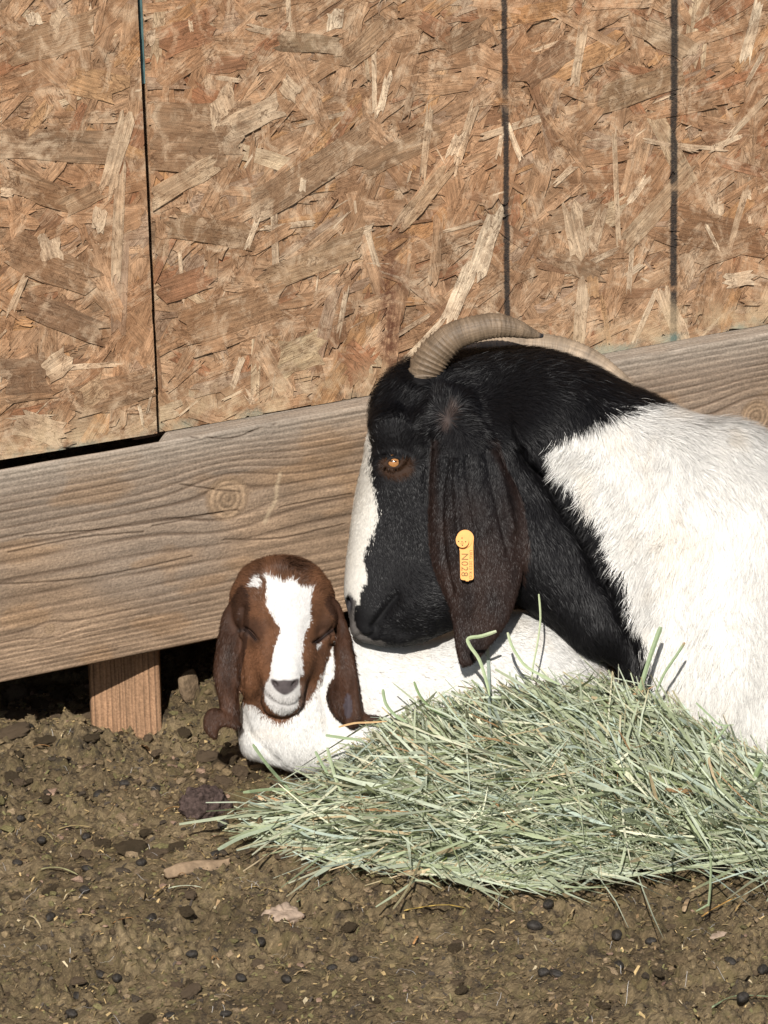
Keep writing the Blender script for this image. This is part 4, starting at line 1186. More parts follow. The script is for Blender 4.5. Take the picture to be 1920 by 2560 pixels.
# ------------------------------------------------------------------ the kid
kid = empty('goat_kid', tuple(anim((900, 1940, 60))))
tag(kid, 'small brown headed white kid goat lying with closed eyes before the plank', 'kid goat')
fk = Field(np.concatenate([np.arange(480, 930, 3.4), np.arange(930, 1600, 6)]), np.arange(1385, 1990, 3.4), np.concatenate([np.arange(-215, 60, 3.4), np.arange(60, 330, 8)]))
kbody = [(790, 1640), (850, 1578), (900, 1570), (980, 1590), (1080, 1592), (1170, 1560), (1230, 1535), (1285, 1527), (1345, 1534), (1400, 1556), (1465, 1608), (1530, 1690), (1560, 1800), (1540, 1900), (1480, 1950), (1300, 1975), (1000, 1975),
         (880, 1960), (800, 1930), (770, 1800)]
fk.pillow(kbody, 120, field_fn([(850, 1750, 105), (1050, 1750, 130), (1300, 1750, 140), (1500, 1750, 110)]), field_fn([(850, 1750, 95), (1100, 1750, 110), (1300, 1750, 110), (1500, 1750, 120)]), 10, 5)
fk.ell((1330, 1720, 70), (170, 150, 130), 60)
chest = [(640, 1700), (612, 1740), (600, 1790), (602, 1838), (640, 1880), (665, 1905), (700, 1912), (740, 1928), (790, 1934), (840, 1922), (900, 1915), (960, 1900), (980, 1800), (900, 1640), (820, 1600), (700, 1620)]
fk.pillow(chest, 95, 105, 55, 30, 5)
fk.ell((750, 1850, 10), (110, 68, 62), 40)
fk.ell((880, 1860, 10), (90, 60, 60), 40)
fk.ell((645, 1850, 20), (42, 50, 50), 25, .5)
fk.ell((915, 1938, -35), (62, 34, 42), 20, -.1)       # folded knee
fk.cone((910, 1940, -20), (1060, 1955, 10), 34, 26, 20)
fk.cone((720, 1640, 40), (745, 1790, 35), 92, 105, 40)
# head
fk.ell((706, 1510, 5), (132, 108, 118), 30)
fk.ell((700, 1440, -5), (88, 42, 85), 28)
fk.cone((712, 1560, -40), (709, 1690, -100), 92, 58, 30)
fk.ell((712, 1640, -70), (82, 70, 60), 26)
fk.ell((708, 1728, -104), (48, 40, 44), 18)
fk.ell((705, 1752, -88), (52, 36, 42), 16)
fk.ell((640, 1660, -15), (52, 90, 70), 24, .1)
fk.ell((790, 1650, -5), (46, 84, 70), 24, -.15)
fk.ell((628, 1545, -38), (40, 34, 36), 16)            # brows over closed eyes
fk.ell((808, 1545, -38), (36, 36, 36), 16)
fk.ell((626, 1585, -42), (30, 22, 26), 10)
fk.ell((812, 1590, -40), (28, 22, 26), 10)
# ears
earL = [(612, 1470), (582, 1500), (558, 1532), (548, 1580), (538, 1640), (533, 1690), (545, 1740), (556, 1790), (575, 1812), (592, 1815), (600, 1790), (597, 1730), (600, 1680), (612, 1620), (618, 1560), (622, 1500)]
fk.pillow(earL, 20, 17, field_fn([(590, 1520, -10), (560, 1640, -22), (575, 1790, -40)]), 9, 5)
tipL = [(508, 1800), (516, 1780), (534, 1769), (560, 1776), (590, 1795), (604, 1812), (590, 1822), (565, 1816), (548, 1826), (542, 1850), (524, 1842), (510, 1824)]
fk.pillow(tipL, 13, 12, -52, 8, 4)
earR = [(820, 1490), (846, 1505), (862, 1545), (874, 1580), (884, 1640), (896, 1710), (906, 1770), (914, 1786), (948, 1792), (955, 1802), (935, 1812), (905, 1812), (880, 1820), (856, 1806), (830, 1780), (818, 1745), (822, 1715), (836, 1690),
        (838, 1660), (836, 1620), (842, 1590), (838, 1550), (815, 1515)]
fk.pillow(earR, 16, 15, field_fn([(850, 1540, -20), (860, 1650, -42), (870, 1780, -72), (945, 1800, -60)]), 8, 4)
# nostrils, mouth
fk.ell((688, 1710, -152), (5, 10, 14), 3, -.7, cut=True)
fk.ell((735, 1710, -150), (5, 10, 14), 3, .7, cut=True)
Vk, Qk = fk.mesh()
Vk = smooth_mesh(Vk, Qk, 2)
Nk = vnormals(Vk, Qk)
Xk, Yk, Zk = Vk.T
nfk = np.clip(-Nk[:, 2] * 1.5, 0, 1) * (Zk < 30)
EYE_L = [(598, 1577), (612, 1574), (626, 1584), (640, 1600)]
EYE_R = [(788, 1606), (802, 1598), (818, 1584), (832, 1576)]
MOUTH = [(656, 1716), (664, 1735), (682, 1750), (711, 1761), (738, 1757), (752, 1742)]
NOSE = [(678, 1698), (695, 1702), (711, 1700), (728, 1701), (746, 1697), (744, 1714), (728, 1730), (712, 1737), (694, 1728), (681, 1713)]
dk = np.zeros(len(Vk))
for pl, wd, dp in ((EYE_L, 5.0, 13), (EYE_R, 5.0, 13), (MOUTH, 3.6, 7), ([(711, 1736), (711, 1760)], 2.5, 2.5), ([(670, 1560), (674, 1640), (664, 1700)], 12, 3), ([(768, 1560), (758, 1640), (762, 1700)], 12, 3),
                   ([(606, 1520), (600, 1600), (602, 1700), (600, 1760)], 7, 7), ([(838, 1560), (826, 1640), (806, 1720)], 7, 6)):
    dk -= crease(pl, wd, dp, Xk, Yk)[0]
inR = (poly_sd(catmull(earR, 4, True), Xk, Yk) < 0) & (Zk < -10)
dk -= crease([(868, 1720), (872, 1760), (868, 1800)], 10, 7, Xk, Yk)[0] * inR
dk += crease([(850, 1700), (848, 1760), (860, 1810)], 6, 3, Xk, Yk)[0] * inR
dk += crease([(880, 1640), (890, 1720), (900, 1790)], 6, 3, Xk, Yk)[0] * inR
# folds of the loose neck skin
dk -= crease([(606, 1780), (625, 1830), (660, 1870), (690, 1900)], 9, 5, Xk, Yk)[0]
dk -= crease([(800, 1720), (815, 1780), (830, 1850), (880, 1885)], 12, 5, Xk, Yk)[0]
Vk = Vk + Nk * (dk * nfk)[:, None]

K_BLAZE = [(664, 1438), (686, 1445), (711, 1452), (733, 1449), (762, 1468), (786, 1465), (781, 1497), (777, 1534), (780, 1559), (766, 1584), (760, 1620), (758, 1650), (761, 1680), (752, 1700), (754, 1730), (750, 1760), (738, 1778), (712, 1788),
           (690, 1783), (668, 1765), (657, 1744), (657, 1718), (668, 1696), (675, 1657), (684, 1613), (697, 1577), (683, 1555), (668, 1526), (661, 1497), (663, 1461)]
K_SPOT = [(654, 1438), (640, 1447), (632, 1460), (629, 1474), (640, 1474), (652, 1479), (660, 1455)]
K_DOT = [(786, 1613), (806, 1602), (804, 1617), (791, 1626)]
K_HEAD = [(480, 1385), (960, 1385), (960, 1500), (880, 1560), (838, 1600), (826, 1640), (806, 1685), (788, 1725), (764, 1762), (735, 1793), (700, 1806), (672, 1797), (652, 1778), (625, 1763), (600, 1757), (560, 1800), (480, 1780)]
def kid_colour(P, rng=None):
    n = len(P); r = (lambda s: rng.normal(0, s, n)) if rng is not None else (lambda s: np.zeros(n))
    c = np.tile(np.array((.71, .695, .665)), (n, 1))
    c *= 1 - .07 * vnoise(P[:, 0] / 40, P[:, 1] / 40, seed=2)[:, None]
    sp = (vnoise(P[:, 0] / 5, P[:, 1] / 3.2, seed=61) > .90) & (vnoise(P[:, 0] / 40, P[:, 1] / 40, seed=62) > .58) & (P[:, 0] > 880)
    c[sp] = (.30, .26, .22)
    pink = sstep(.6, .75, vnoise(P[:, 0] / 50, P[:, 1] / 30, seed=9))[:, None] * .25
    c = c * (1 - pink) + np.array((.74, .66, .56)) * pink
    e1 = poly_sd(catmull(earL, 4, True), P[:, 0], P[:, 1]) < 4
    e2 = (poly_sd(catmull(earR, 4, True), P[:, 0], P[:, 1]) < 3) & (P[:, 2] < 0)
    e3 = poly_sd(catmull(tipL, 4, True), P[:, 0], P[:, 1]) < 4
    hd = (in_poly(K_HEAD, P, 4, 4, 7) + r(4) < 0) & (P[:, 2] < 150)
    br = np.array((.132, .060, .030))[None] * (.40 + 1.1 * fbm(P[:, 0] / 26, P[:, 1] / 40, octv=3, seed=3)[:, None])
    dark = np.array((.055, .028, .018))
    k = np.zeros(n)
    for cx, cy, rx, ry, a in ((628, 1568, 44, 34, .8), (815, 1575, 34, 38, .75), (725, 1418, 60, 26, .75), (610, 1500, 34, 40, .4), (800, 1640, 30, 60, .45), (850, 1500, 40, 50, .5), (615, 1450, 40, 40, .3), (640, 1745, 36, 26, .2)):
        k = np.maximum(k, a * sstep(1.2, .3, np.hypot((P[:, 0] - cx) / rx, (P[:, 1] - cy) / ry)))
    hb = br * (1 - k[:, None]) + dark * k[:, None]
    c = np.where(hd[:, None], hb, c)
    eb = np.array((.046, .021, .012))[None] * (.35 + 1.3 * fbm(P[:, 0] / 14, P[:, 1] / 50, octv=3, seed=8)[:, None])
    c = np.where((e1 | e2 | e3)[:, None] & (P[:, 2] < 20)[:, None], eb, c)
    inn = (np.hypot((P[:, 0] - 870) / 11, (P[:, 1] - 1765) / 32) < 1) & e2
    c[inn] = (.060, .046, .052)
    for pl, s_ in ((K_BLAZE, 4), (K_SPOT, 3), (K_DOT, 1.5)):
        m = (in_poly(pl, P, 4, 1.5, 11) + 4 + r(s_ * .35) < 0) & (P[:, 2] < 0) & (P[:, 1] < 1800)
        c[m] = (.69, .67, .65)
    mz = sstep(60, 30, np.hypot((P[:, 0] - 712) * .9, P[:, 1] - 1728)) * (P[:, 1] > 1700) * (P[:, 2] < -60)
    mz = (mz * .28)[:, None]
    c = c * (1 - mz) + np.array((.30, .27, .25)) * mz
    ns = poly_sd(catmull(NOSE, 4, True), P[:, 0], P[:, 1])
    k = (sstep(3, -2, ns) * (P[:, 2] < -60))[:, None]
    c = c * (1 - k) + np.array((.085, .070, .070)) * k
    for pl, wd, a in ((MOUTH, 3.0, .65), (EYE_L, 5.0, .92), (EYE_R, 5.0, .92)):
        d, _ = line_d(catmull(pl, 5), P[:, 0], P[:, 1])
        k = (a * np.exp(-(d / (wd * 1.2)) ** 2) * (P[:, 2] < 0))[:, None]
        c = c * (1 - k) + np.array((.03, .018, .014)) * k
    return c
KID_FLOW = [(706, 1430, 0, -1, 22, .5, 0), (640, 1450, -.8, -.4, 20, .45, 0), (770, 1440, .8, -.4, 20, .45, 0), (725, 1415, .2, .6, 20, .6, 0), (680, 1480, -.1, -1, 12, .35, 0), (740, 1480, .1, -1, 12, .35, 0), (715, 1560, 0, -1, 9, .3, 0), (712, 1640, 0, -1, 7, .25, 0),
            (700, 1690, -.2, -1, 5, .25, 0), (640, 1640, -.5, .9, 10, .3, 0), (620, 1700, -.2, 1, 12, .3, 0), (780, 1640, .5, .9, 10, .3, 0), (660, 1770, -.3, 1, 12, .35, 0), (712, 1785, 0, 1, 14, .35, 0), (760, 1760, .3, 1, 12, .35, 0),
            (625, 1540, -.8, .3, 9, .25, 0), (810, 1540, .8, .3, 9, .25, 0), (622, 1582, -.4, .6, 5, .2, 0), (812, 1592, .4, .6, 5, .2, 0), (560, 1600, -.1, 1, 15, .25, 0), (560, 1750, -.05, 1, 14, .25, 0), (525, 1810, -.3, 1, 8, .3, 0), (860, 1600, .15, 1, 13, .25, 0), (870, 1740, .1, 1, 9, .25, 0), (935, 1800, 1, .1, 8, .3, 0),
            (740, 1850, .1, 1, 17, .3, 0), (640, 1850, .4, 1, 17, .3, 0), (820, 1720, .3, 1, 14, .3, 0), (850, 1880, .6, .8, 16, .3, 0), (950, 1650, .9, .4, 15, .25, 0), (1100, 1650, .9, .4, 15, .25, 0), (1300, 1600, .8, .6, 17, .3, 0), (1450, 1640, .7, .8, 22, .4, 0), (1450, 1800, .4, 1, 18, .3, 0)]
def kid_flow(P): return idw(KID_FLOW, P[:, 0], P[:, 1], 4.0)
def kid_skip(P):
    ns = (poly_sd(catmull(NOSE, 3, True), P[:, 0], P[:, 1]) < 2) & (P[:, 2] < -60)
    inn = (np.hypot((P[:, 0] - 870) / 10, (P[:, 1] - 1765) / 30) < 1) & (P[:, 2] < -30)
    mo = (np.minimum(np.minimum(line_d(catmull(MOUTH, 4), P[:, 0], P[:, 1])[0], line_d(EYE_L, P[:, 0], P[:, 1])[0]), line_d(EYE_R, P[:, 0], P[:, 1])[0]) < 4.2) & (P[:, 2] < 0)
    return ns | inn | mo
def kid_density(C): return np.where((C[:, 0] < 960), 2.0, .8) * np.where(C[:, 1] > 1960, .1, 1)
def skin_depth(x, y, V_, r=5):
    m = (np.abs(V_[:, 0] - x) < r) & (np.abs(V_[:, 1] - y) < r)
    return float(np.percentile(V_[m, 2], 15)) if m.any() else -40.0
def seam(name, pl, r, out, col, V_, parent, rough=.5):
    P = catmull(pl, 4); zz = np.array([skin_depth(x, y, V_) for x, y in P])
    zz = np.convolve(np.pad(zz, 2, 'edge'), np.ones(5) / 5, 'valid')
    rr_ = r * np.sin(np.linspace(.12, .88, len(P)) * math.pi) ** .7
    path = [(P[i, 0], P[i, 1], zz[i] - out, rr_[i]) for i in range(len(P))]
    V2, f2, uv2, _ = tube(path, len(path) * 3, 8)
    o = link(name, mesh_arrays(name, anim(V2), [a[:, ::-1] for a in f2], plain_mat(name + '_skin', col, rough, .3, .2, 300)))
    kid_of(o, parent); return o
seam('eyelid', EYE_L, 3.6, 2.0, (.018, .010, .008), Vk, kid)
seam('eyelid', EYE_R, 3.6, 2.0, (.018, .010, .008), Vk, kid)
kid_of(link('body', mesh_arrays('body', anim(Vk), [Qk[:, ::-1]], M_SKIN, kid_colour(Vk) * .9)), kid)
fur('coat', Vk, Qk, kid_colour, kid_flow, 125000, kid, M_FUR, kid_density, 13, 1.15, kid_skip, .2, .35)

# ------------------------------------------------------------------ hay pile
TOPX = [(560, 2080), (640, 2030), (720, 1975), (820, 1925), (900, 1860), (960, 1815), (1050, 1770), (1150, 1735), (1250, 1712), (1350, 1704), (1500, 1700), (1600, 1726), (1680, 1765), (1760, 1812), (1850, 1862), (1920, 1905), (2100, 1970), (2300, 2100)]
BOTX = [(560, 2085), (640, 2105), (740, 2115), (900, 2140), (1100, 2172), (1300, 2195), (1500, 2192), (1620, 2152), (1720, 2130), (1800, 2125), (1920, 2160), (2100, 2180), (2300, 2150)]
_tx, _ty = zip(*TOPX); _bx, _by = zip(*BOTX)
def hay_depth(px, py):
    top = np.interp(px, _tx, _ty); bot = np.interp(px, _bx, _by)
    dt = np.interp(px, [560, 700, 900, 1300, 1650, 1900, 2300], [4.02, 4.06, 4.055, 4.09, 4.035, 4.02, 4.04])
    db = ground_depth(px, bot, -.015)
    t = (py - top) / (bot - top + 1e-6)
    tc = np.clip(t, 0, 1)
    dome = np.interp(px, [560, 760, 1000, 1900], [0, .012, .05, .05])
    D = dt + (db - dt) * tc - dome * np.sin(math.pi * tc)
    g = ground_depth(px, py, -.008)
    D = np.where(t > 1, g, D)
    D = np.where(t < 0, dt - .02 * np.clip(-t, 0, 1), D)
    return np.minimum(D, g)

HAYC = np.array((1.13, 1.12, 1.22)) * np.array([(.385, .425, .265), (.450, .500, .350), (.305, .350, .195), (.560, .560, .380), (.215, .250, .120), (.560, .450, .260), (.440, .270, .130), (.400, .475, .370)])
HAYW = np.array([.28, .25, .15, .12, .07, .04, .015, .075])
def hay_blades(n, seed, layer, lenr, wr, sampler, angf, spread, free=False):
    rng = np.random.default_rng(seed)
    px, py = sampler(rng, n)
    n = len(px)
    th = angf(px, py) + rng.normal(0, spread, n)
    L = rng.uniform(*lenr, n) * rng.choice([.4, .7, 1.0, 1.4], n, p=[.3, .3, .25, .15]); W = rng.uniform(*wr, n) * rng.choice([.6, 1, 1.6], n, p=[.45, .4, .15])
    cur = rng.normal(0, .16, n); cur2 = rng.normal(0, .1, n)
    lay = rng.uniform(*layer, n)
    tilt = rng.normal(0, .065, n)
    roll = rng.normal(0, .95, n)
    K = 6
    ks = np.linspace(-.5, .5, K)
    kink = (rng.random(n) < .18)[:, None] * (np.abs(ks[None] - rng.uniform(-.3, .3, n)[:, None]) * rng.normal(0, .5, n)[:, None])
    c, s = np.cos(th)[:, None], np.sin(th)[:, None]
    u = ks[None] * L[:, None]; v = (cur[:, None] * ks[None] ** 2 + cur2[:, None] * ks[None] ** 3 + kink) * L[:, None]
    X = px[:, None] + u * c - v * s; Y = py[:, None] + u * s + v * c
    if not free:
        ex_t = (np.interp(X, _tx, _ty) - Y).max(1); al = rng.exponential(14, n) + 2; sh = np.maximum(0, ex_t - al)
        Y = Y + sh[:, None]
        ex_b = (Y - np.interp(X, _bx, _by)).max(1); al = rng.exponential(18, n) + 4
        Y = Y - np.maximum(0, ex_b - al)[:, None]
        ok = ((np.interp(X, _tx, _ty) - Y).max(1) < 55) & (X.min(1) > 520 + rng.exponential(60, n))
        X, Y = X[ok], Y[ok]; th, L, W, lay, tilt, roll, px = [q[ok] for q in (th, L, W, lay, tilt, roll, px)]; n = len(X)
    D = hay_depth(X, Y) + lay[:, None] + tilt[:, None] * ks[None] + .004 * np.sin(ks[None] * 5 + px[:, None])
    gd = ground_depth(X, Y, -.004)
    D = np.minimum(D, gd)
    tx = np.gradient(X, axis=1); ty = np.gradient(Y, axis=1); ln = np.hypot(tx, ty) + 1e-6
    nxx, nyy = -ty / ln, tx / ln
    taper = np.interp(ks, [-.5, -.42, .3, .5], [.55, 1, .85, .15])
    rr = roll[:, None] + ks[None] * rng.normal(0, .7, n)[:, None]
    wx = W[:, None] * taper[None] * .5
    A = unp(X + nxx * wx * np.cos(rr), Y + nyy * wx * np.cos(rr), D + wx * np.sin(rr) / 2600)
    B = unp(X - nxx * wx * np.cos(rr), Y - nyy * wx * np.cos(rr), D - wx * np.sin(rr) / 2600)
    V = np.stack([A, B], 2).reshape(-1, 3)
    i = (np.arange(n)[:, None] * K + np.arange(K - 1)[None]) * 2
    q = np.stack([i, i + 1, i + 3, i + 2], -1).reshape(-1, 4)
    col = HAYC[rng.choice(len(HAYC), n, p=HAYW)] * rng.uniform(.75, 1.2, n)[:, None]
    col = np.repeat(col[:, None], K * 2, 1)
    shade = 1 + rng.normal(0, .10, (n, K * 2, 1))
    end = (rng.random(n) < .25)[:, None, None] * np.repeat(np.interp(ks, [-.5, -.3, .5], [1, 0, 0]), 2)[None, :, None]
    col = col * shade * (1 - end) + end * np.array((.50, .42, .25))
    return V, q, col.reshape(-1, 3)
def smp(rng, n):
    px = rng.uniform(690, 2280, n * 2)
    top = np.interp(px, _tx, _ty); bot = np.interp(px, _bx, _by)
    wgt = (bot - top) / 540
    keep = rng.random(n * 2) < wgt; px, top, bot = px[keep][:n], top[keep][:n], bot[keep][:n]
    t = rng.beta(1.05, 1.0, len(px)); t = .03 + .95 * t
    return px, top + (bot - top) * t
def ang(px, py):
    a = np.interp(px, [600, 900, 1150, 1450, 1700, 1920], [.02, .06, .22, .50, .55, .50])
    a = a * np.clip(1.15 - .6 * (py - 1750) / 450 * (px < 1400), .2, 1.2)
    n_ = (fbm(px / 150, py / 150, octv=2, seed=5) - .5) * 1.7
    return a + n_
M_HAY = attr_mat('dry_grass_blades', .62, .3, (300, .12))
# a little light passes through the thin blades
_t = M_HAY.node_tree; _g = NT(_t); _b = _t.nodes['Principled BSDF']
_tr = _g.n('ShaderNodeBsdfTranslucent'); _mx = _g.n('ShaderNodeMixShader'); _mx.inputs[0].default_value = .22
_at = [n for n in _t.nodes if n.type == 'ATTRIBUTE'][0]
_g.l(_at.outputs[0], _tr.inputs[0]); _g.l(_b.outputs[0], _mx.inputs[1]); _g.l(_tr.outputs[0], _mx.inputs[2])
_out = [n for n in _t.nodes if n.type == 'OUTPUT_MATERIAL'][0]; _g.l(_mx.outputs[0], _out.inputs[0])
parts = [hay_blades(4300, 1, (.004, .055), (140, 480), (3, 8.2), smp, ang, .32),
         hay_blades(800, 2, (-.012, .006), (200, 560), (3.5, 9.5), smp, ang, .38),
         hay_blades(800, 4, (-.012, .020), (40, 140), (3, 8), smp, lambda x, y: ang(x, y) * 0, 1.2)]
def smp_left(rng, n):
    t = rng.random(n); px = 690 + 400 * t ** .62; return px, 2010 + 60 * t + rng.normal(0, 1, n) * (30 + 42 * t) + 20
parts.append(hay_blades(150, 7, (-.006, .010), (160, 380), (4, 10), smp_left, lambda x, y: -.08 + .25 * (y - 2050) / -200, .17, True))
parts.append(hay_blades(18, 17, (-.008, .0), (380, 620), (6, 10), lambda rng, n: (rng.uniform(740, 900, n), rng.uniform(1990, 2150, n)), lambda x, y: -.10 + (2070 - y) / 300, .14, True))
parts.append(hay_blades(16, 18, (-.006, .0), (260, 480), (6, 10), lambda rng, n: (rng.uniform(1000, 1850, n), rng.uniform(2130, 2200, n)), lambda x, y: .35 + 0 * x, .25, True))
def smp_edge(rng, n):
    px = rng.uniform(720, 2100, n); return px, np.interp(px, _bx, _by) + rng.normal(-4, 16, n)
parts.append(hay_blades(240, 8, (-.004, .004), (90, 320), (3, 9), smp_edge, lambda x, y: .12 + 0 * x, .26, True))
def smp_top(rng, n):
    px = rng.uniform(860, 1920, n); return px, np.interp(px, _tx, _ty) + rng.normal(8, 12, n)
parts.append(hay_blades(90, 9, (-.004, .010), (60, 170), (3, 7), smp_top, lambda x, y: .15 + 0 * x, .8, True))
V_, q_, c_, off = [], [], [], 0
for a, b, c in parts:
    V_.append(a); q_.append(b + off); c_.append(c); off += len(a)
hay = tag(link('hay_pile', mesh_arrays('hay_pile', np.concatenate(V_), [np.concatenate(q_)], M_HAY, np.concatenate(c_), False)),
          'loose heap of pale green hay piled in front of the goats', kind='stuff')
# packed inside of the heap, coloured near black as shade between the blades
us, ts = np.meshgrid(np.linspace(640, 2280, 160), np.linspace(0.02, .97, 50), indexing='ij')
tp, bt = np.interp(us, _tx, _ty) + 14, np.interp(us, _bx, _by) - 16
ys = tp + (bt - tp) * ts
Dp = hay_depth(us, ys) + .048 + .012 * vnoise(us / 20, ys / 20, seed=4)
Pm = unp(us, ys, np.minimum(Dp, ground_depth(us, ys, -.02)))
M_CORE = plain_mat('packed_hay_shade', (.05, .055, .03), .95, .1, .5, 160, .004)
link('packed_hay_shade', mesh_arrays('packed_hay_shade', Pm.reshape(-1, 3), [grid_faces(*us.shape)[:, ::-1]], M_CORE)).parent = hay

# single stalks that stand out from the heap
def stalk(name, pts, wpx, col, label, cat, on='hay', lift=0.0, group=None, end=None, roll=.35):
    P = catmull(np.array(pts, float), 4)
    if on == 'ground':
        W3 = np.array([gpt(x, y) for x, y in P]); W3[:, 2] += .0050 + lift
        ks = np.linspace(0, 1, len(P)); W3[:, 2] += .003 * np.sin(ks * math.pi)
    elif on == 'hay':
        D = hay_depth(P[:, 0], P[:, 1]) - .010 - lift
        D = np.minimum(D, ground_depth(P[:, 0], P[:, 1], .004))
        W3 = unp(P[:, 0], P[:, 1], D)
    else:
        W3 = unp(P[:, 0], P[:, 1], np.full(len(P), on))
    n = len(W3); r_ = wpx / 2500 / 2 * .85
    T = np.gradient(W3, axis=0); T /= np.linalg.norm(T, axis=1, keepdims=True)
    view = -FW if on != 'ground' else np.array([0, 0, 1.0])
    B = np.cross(T, np.tile(view, (n, 1))); B /= np.linalg.norm(B, axis=1, keepdims=True) + 1e-9
    A = np.cross(B, T)
    B = B * math.cos(roll) + A * math.sin(roll); A = np.cross(B, T)
    prof = np.array([(-1, 0), (0, .35), (1, 0), (0, -.22)])
    tap = np.interp(np.linspace(0, 1, n), [0, .08, .8, 1], [.7, 1, .9, .35])
    V = np.concatenate([W3[:, None] + (B[:, None] * prof[None, :, :1] + A[:, None] * prof[None, :, 1:]) * (r_ * tap)[:, None, None]]).reshape(-1, 3)
    i = np.arange(n - 1)[:, None] * 4 + np.arange(4)[None]; j = np.arange(n - 1)[:, None] * 4 + (np.arange(4)[None] + 1) % 4
    q = np.stack([i, j, j + 4, i + 4], -1).reshape(-1, 4)
    q = np.concatenate([q, [[0, 3, 2, 1]], [[4 * n - 4, 4 * n - 3, 4 * n - 2, 4 * n - 1]]])
    c = np.tile(np.array(col), (len(V), 1))
    if end is not None:
        k = np.repeat(np.interp(np.linspace(0, 1, n), [0, .15, 1], [1, 0, 0]), 4)[:, None]; c = c * (1 - k) + np.array(end) * k
    o = link(name, mesh_arrays(name, V, [q], M_HAY, c, False))
    return tag(o, label, cat, group)
GP, GS, GD, ST, YE = (.44, .52, .31), (.33, .41, .24), (.24, .32, .15), (.52, .40, .22), (.60, .42, .12)
GRP = 'long stalks standing out of the hay heap'
for pts, w_, col, lab, on, end in [
    ([(1241, 1578), (1205, 1590), (1171, 1596), (1175, 1615), (1199, 1651), (1218, 1711), (1224, 1740)], 11, GP, 'pale green stem bent sharply over, in front of the tip of the doe\'s ear', 4.035, (.62, .66, .45)),
    ([(1269, 1581), (1280, 1615), (1304, 1654), (1328, 1675), (1362, 1692), (1400, 1712)], 9, GP, 'curving green stem just right of the tip of the doe\'s hanging ear', 4.045, (.60, .62, .42)),
    ([(1347, 1485), (1351, 1547), (1343, 1612), (1333, 1665), (1330, 1700)], 6, (.50, .56, .34), 'tallest thin pale stalk, upright against the doe\'s black throat', 4.05, None),
    ([(1652, 1567), (1631, 1625), (1604, 1710), (1598, 1735)], 15, GS, 'broad green blade at the edge of the doe\'s white leg', 4.02, None),
    ([(1712, 1606), (1690, 1640), (1662, 1682), (1640, 1730)], 9, GS, 'green stalk leaning right over the doe\'s white leg, with a brown tip', 4.015, (.42, .25, .13)),
    ([(957, 1723), (965, 1760), (990, 1790), (1020, 1806)], 10, GS, 'short curved green stalk before the kid\'s white flank', 4.03, None),
    ([(1035, 1704), (1052, 1743), (1087, 1778), (1120, 1795)], 8, GD, 'thin dark green stalk leaning over the kid\'s back', 4.03, None),
    ([(632, 1861), (672, 1917), (737, 1990)], 10, GS, 'green blade slanting over soil left of the kid\'s chest', 'hay', None),
    ([(788, 1878), (805, 1910), (822, 1940)], 9, GS, 'short green blade leaning on the kid\'s chest', 4.03, None),
    ([(818, 1869), (838, 1943), (862, 2000), (887, 2060)], 10, (.40, .46, .29), 'long straight pale blade standing before the kid\'s chest', 4.0, None),
    ([(545, 2124), (603, 2093), (683, 2066), (773, 2030)], 11, (.42, .48, .34), 'long arched blade reaching furthest left out of the heap', 'hay', None),
    ([(527, 2098), (560, 2104), (600, 2108), (628, 2134)], 8, (.55, .50, .30), 'pale kinked stalk at the far left of the heap', 'ground', None),
    ([(744, 2266), (790, 2240), (845, 2214), (954, 2181), (1044, 2171)], 9, GS, 'long green blade curving out of the heap towards the lower left', 'ground', None),
    ([(983, 2272), (1019, 2221), (1055, 2142), (1084, 2087)], 6, (.38, .33, .19), 'thin olive stem dropping from the heap beside the wilted leaf', 'hay', None),
    ([(1775, 2081), (1777, 2186), (1772, 2256), (1768, 2263), (1740, 2278)], 8, GP, 'upright green stem with a bent foot at the right front of the heap', 'hay', None),
    ([(1740, 1757), (1775, 1790), (1800, 1812), (1835, 1812)], 6, GS, 'thin green stem curling against the lower part of the doe\'s white leg', 4.0, None),
    ([(1820, 1812), (1790, 1850), (1745, 1900)], 8, GS, 'dull green blade leaning right against the doe\'s white leg', 3.99, None),
    ([(1905, 1905), (1880, 1960), (1860, 2010)], 16, GD, 'wide dark green blade at the right edge of the heap', 3.96, None),
    ([(846, 1818), (885, 1808), (925, 1806), (968, 1803)], 6, (.60, .40, .20), 'orange straw under the tip of the kid\'s right hand ear', 4.03, None),
    ([(814, 1838), (860, 1845), (905, 1850)], 9, GS, 'stiff green blade lying level before the kid\'s chest', 4.02, None),
    ([(608, 1981), (690, 1973), (770, 1985), (850, 2010)], 9, (.36, .44, .25), 'long green blade arching left over the soil', 'hay', None),
    ([(620, 2014), (700, 2028), (780, 2050)], 9, (.56, .55, .36), 'pale straight stalk at the upper left of the heap', 'hay', None)]:
    stalk('hay_stalk', pts, w_, col, lab, 'hay stalk', on, 0.0, GRP, end)

# things lying on the pen floor
def ground_bit(pts, w_, col, label, name='straw', cat='straw', group=None, end=None):
    return stalk(name, pts, w_, col, label, cat, 'ground', 0.0, group, end, 0.15)
ground_bit([(1010, 2289), (1060, 2286), (1120, 2281), (1172, 2285)], 11, YE, 'bright yellow straw lying level below the middle of the heap')
ground_bit([(1755, 2303), (1806, 2279), (1841, 2256)], 8, (.55, .32, .10), 'curved orange straw at lower right, right of the pale stick')
ground_bit([(1709, 2291), (1716, 2275), (1722, 2260)], 13, (.42, .30, .18), 'short tan stick under the right front of the heap', 'stick', 'stick')
ground_bit([(423, 2233), (465, 2233), (505, 2231)], 7, (.62, .66, .50), 'pale mint green stalk lying below the bark chip')
ground_bit([(1775, 2534), (1825, 2513), (1880, 2508), (1960, 2508)], 9, GS, 'single green blade in the bottom right corner', 'grass_blade', 'grass blade')
ground_bit([(103, 2185), (150, 2188), (195, 2199)], 10, (.40, .38, .20), 'olive dry blade on the soil near the left edge')
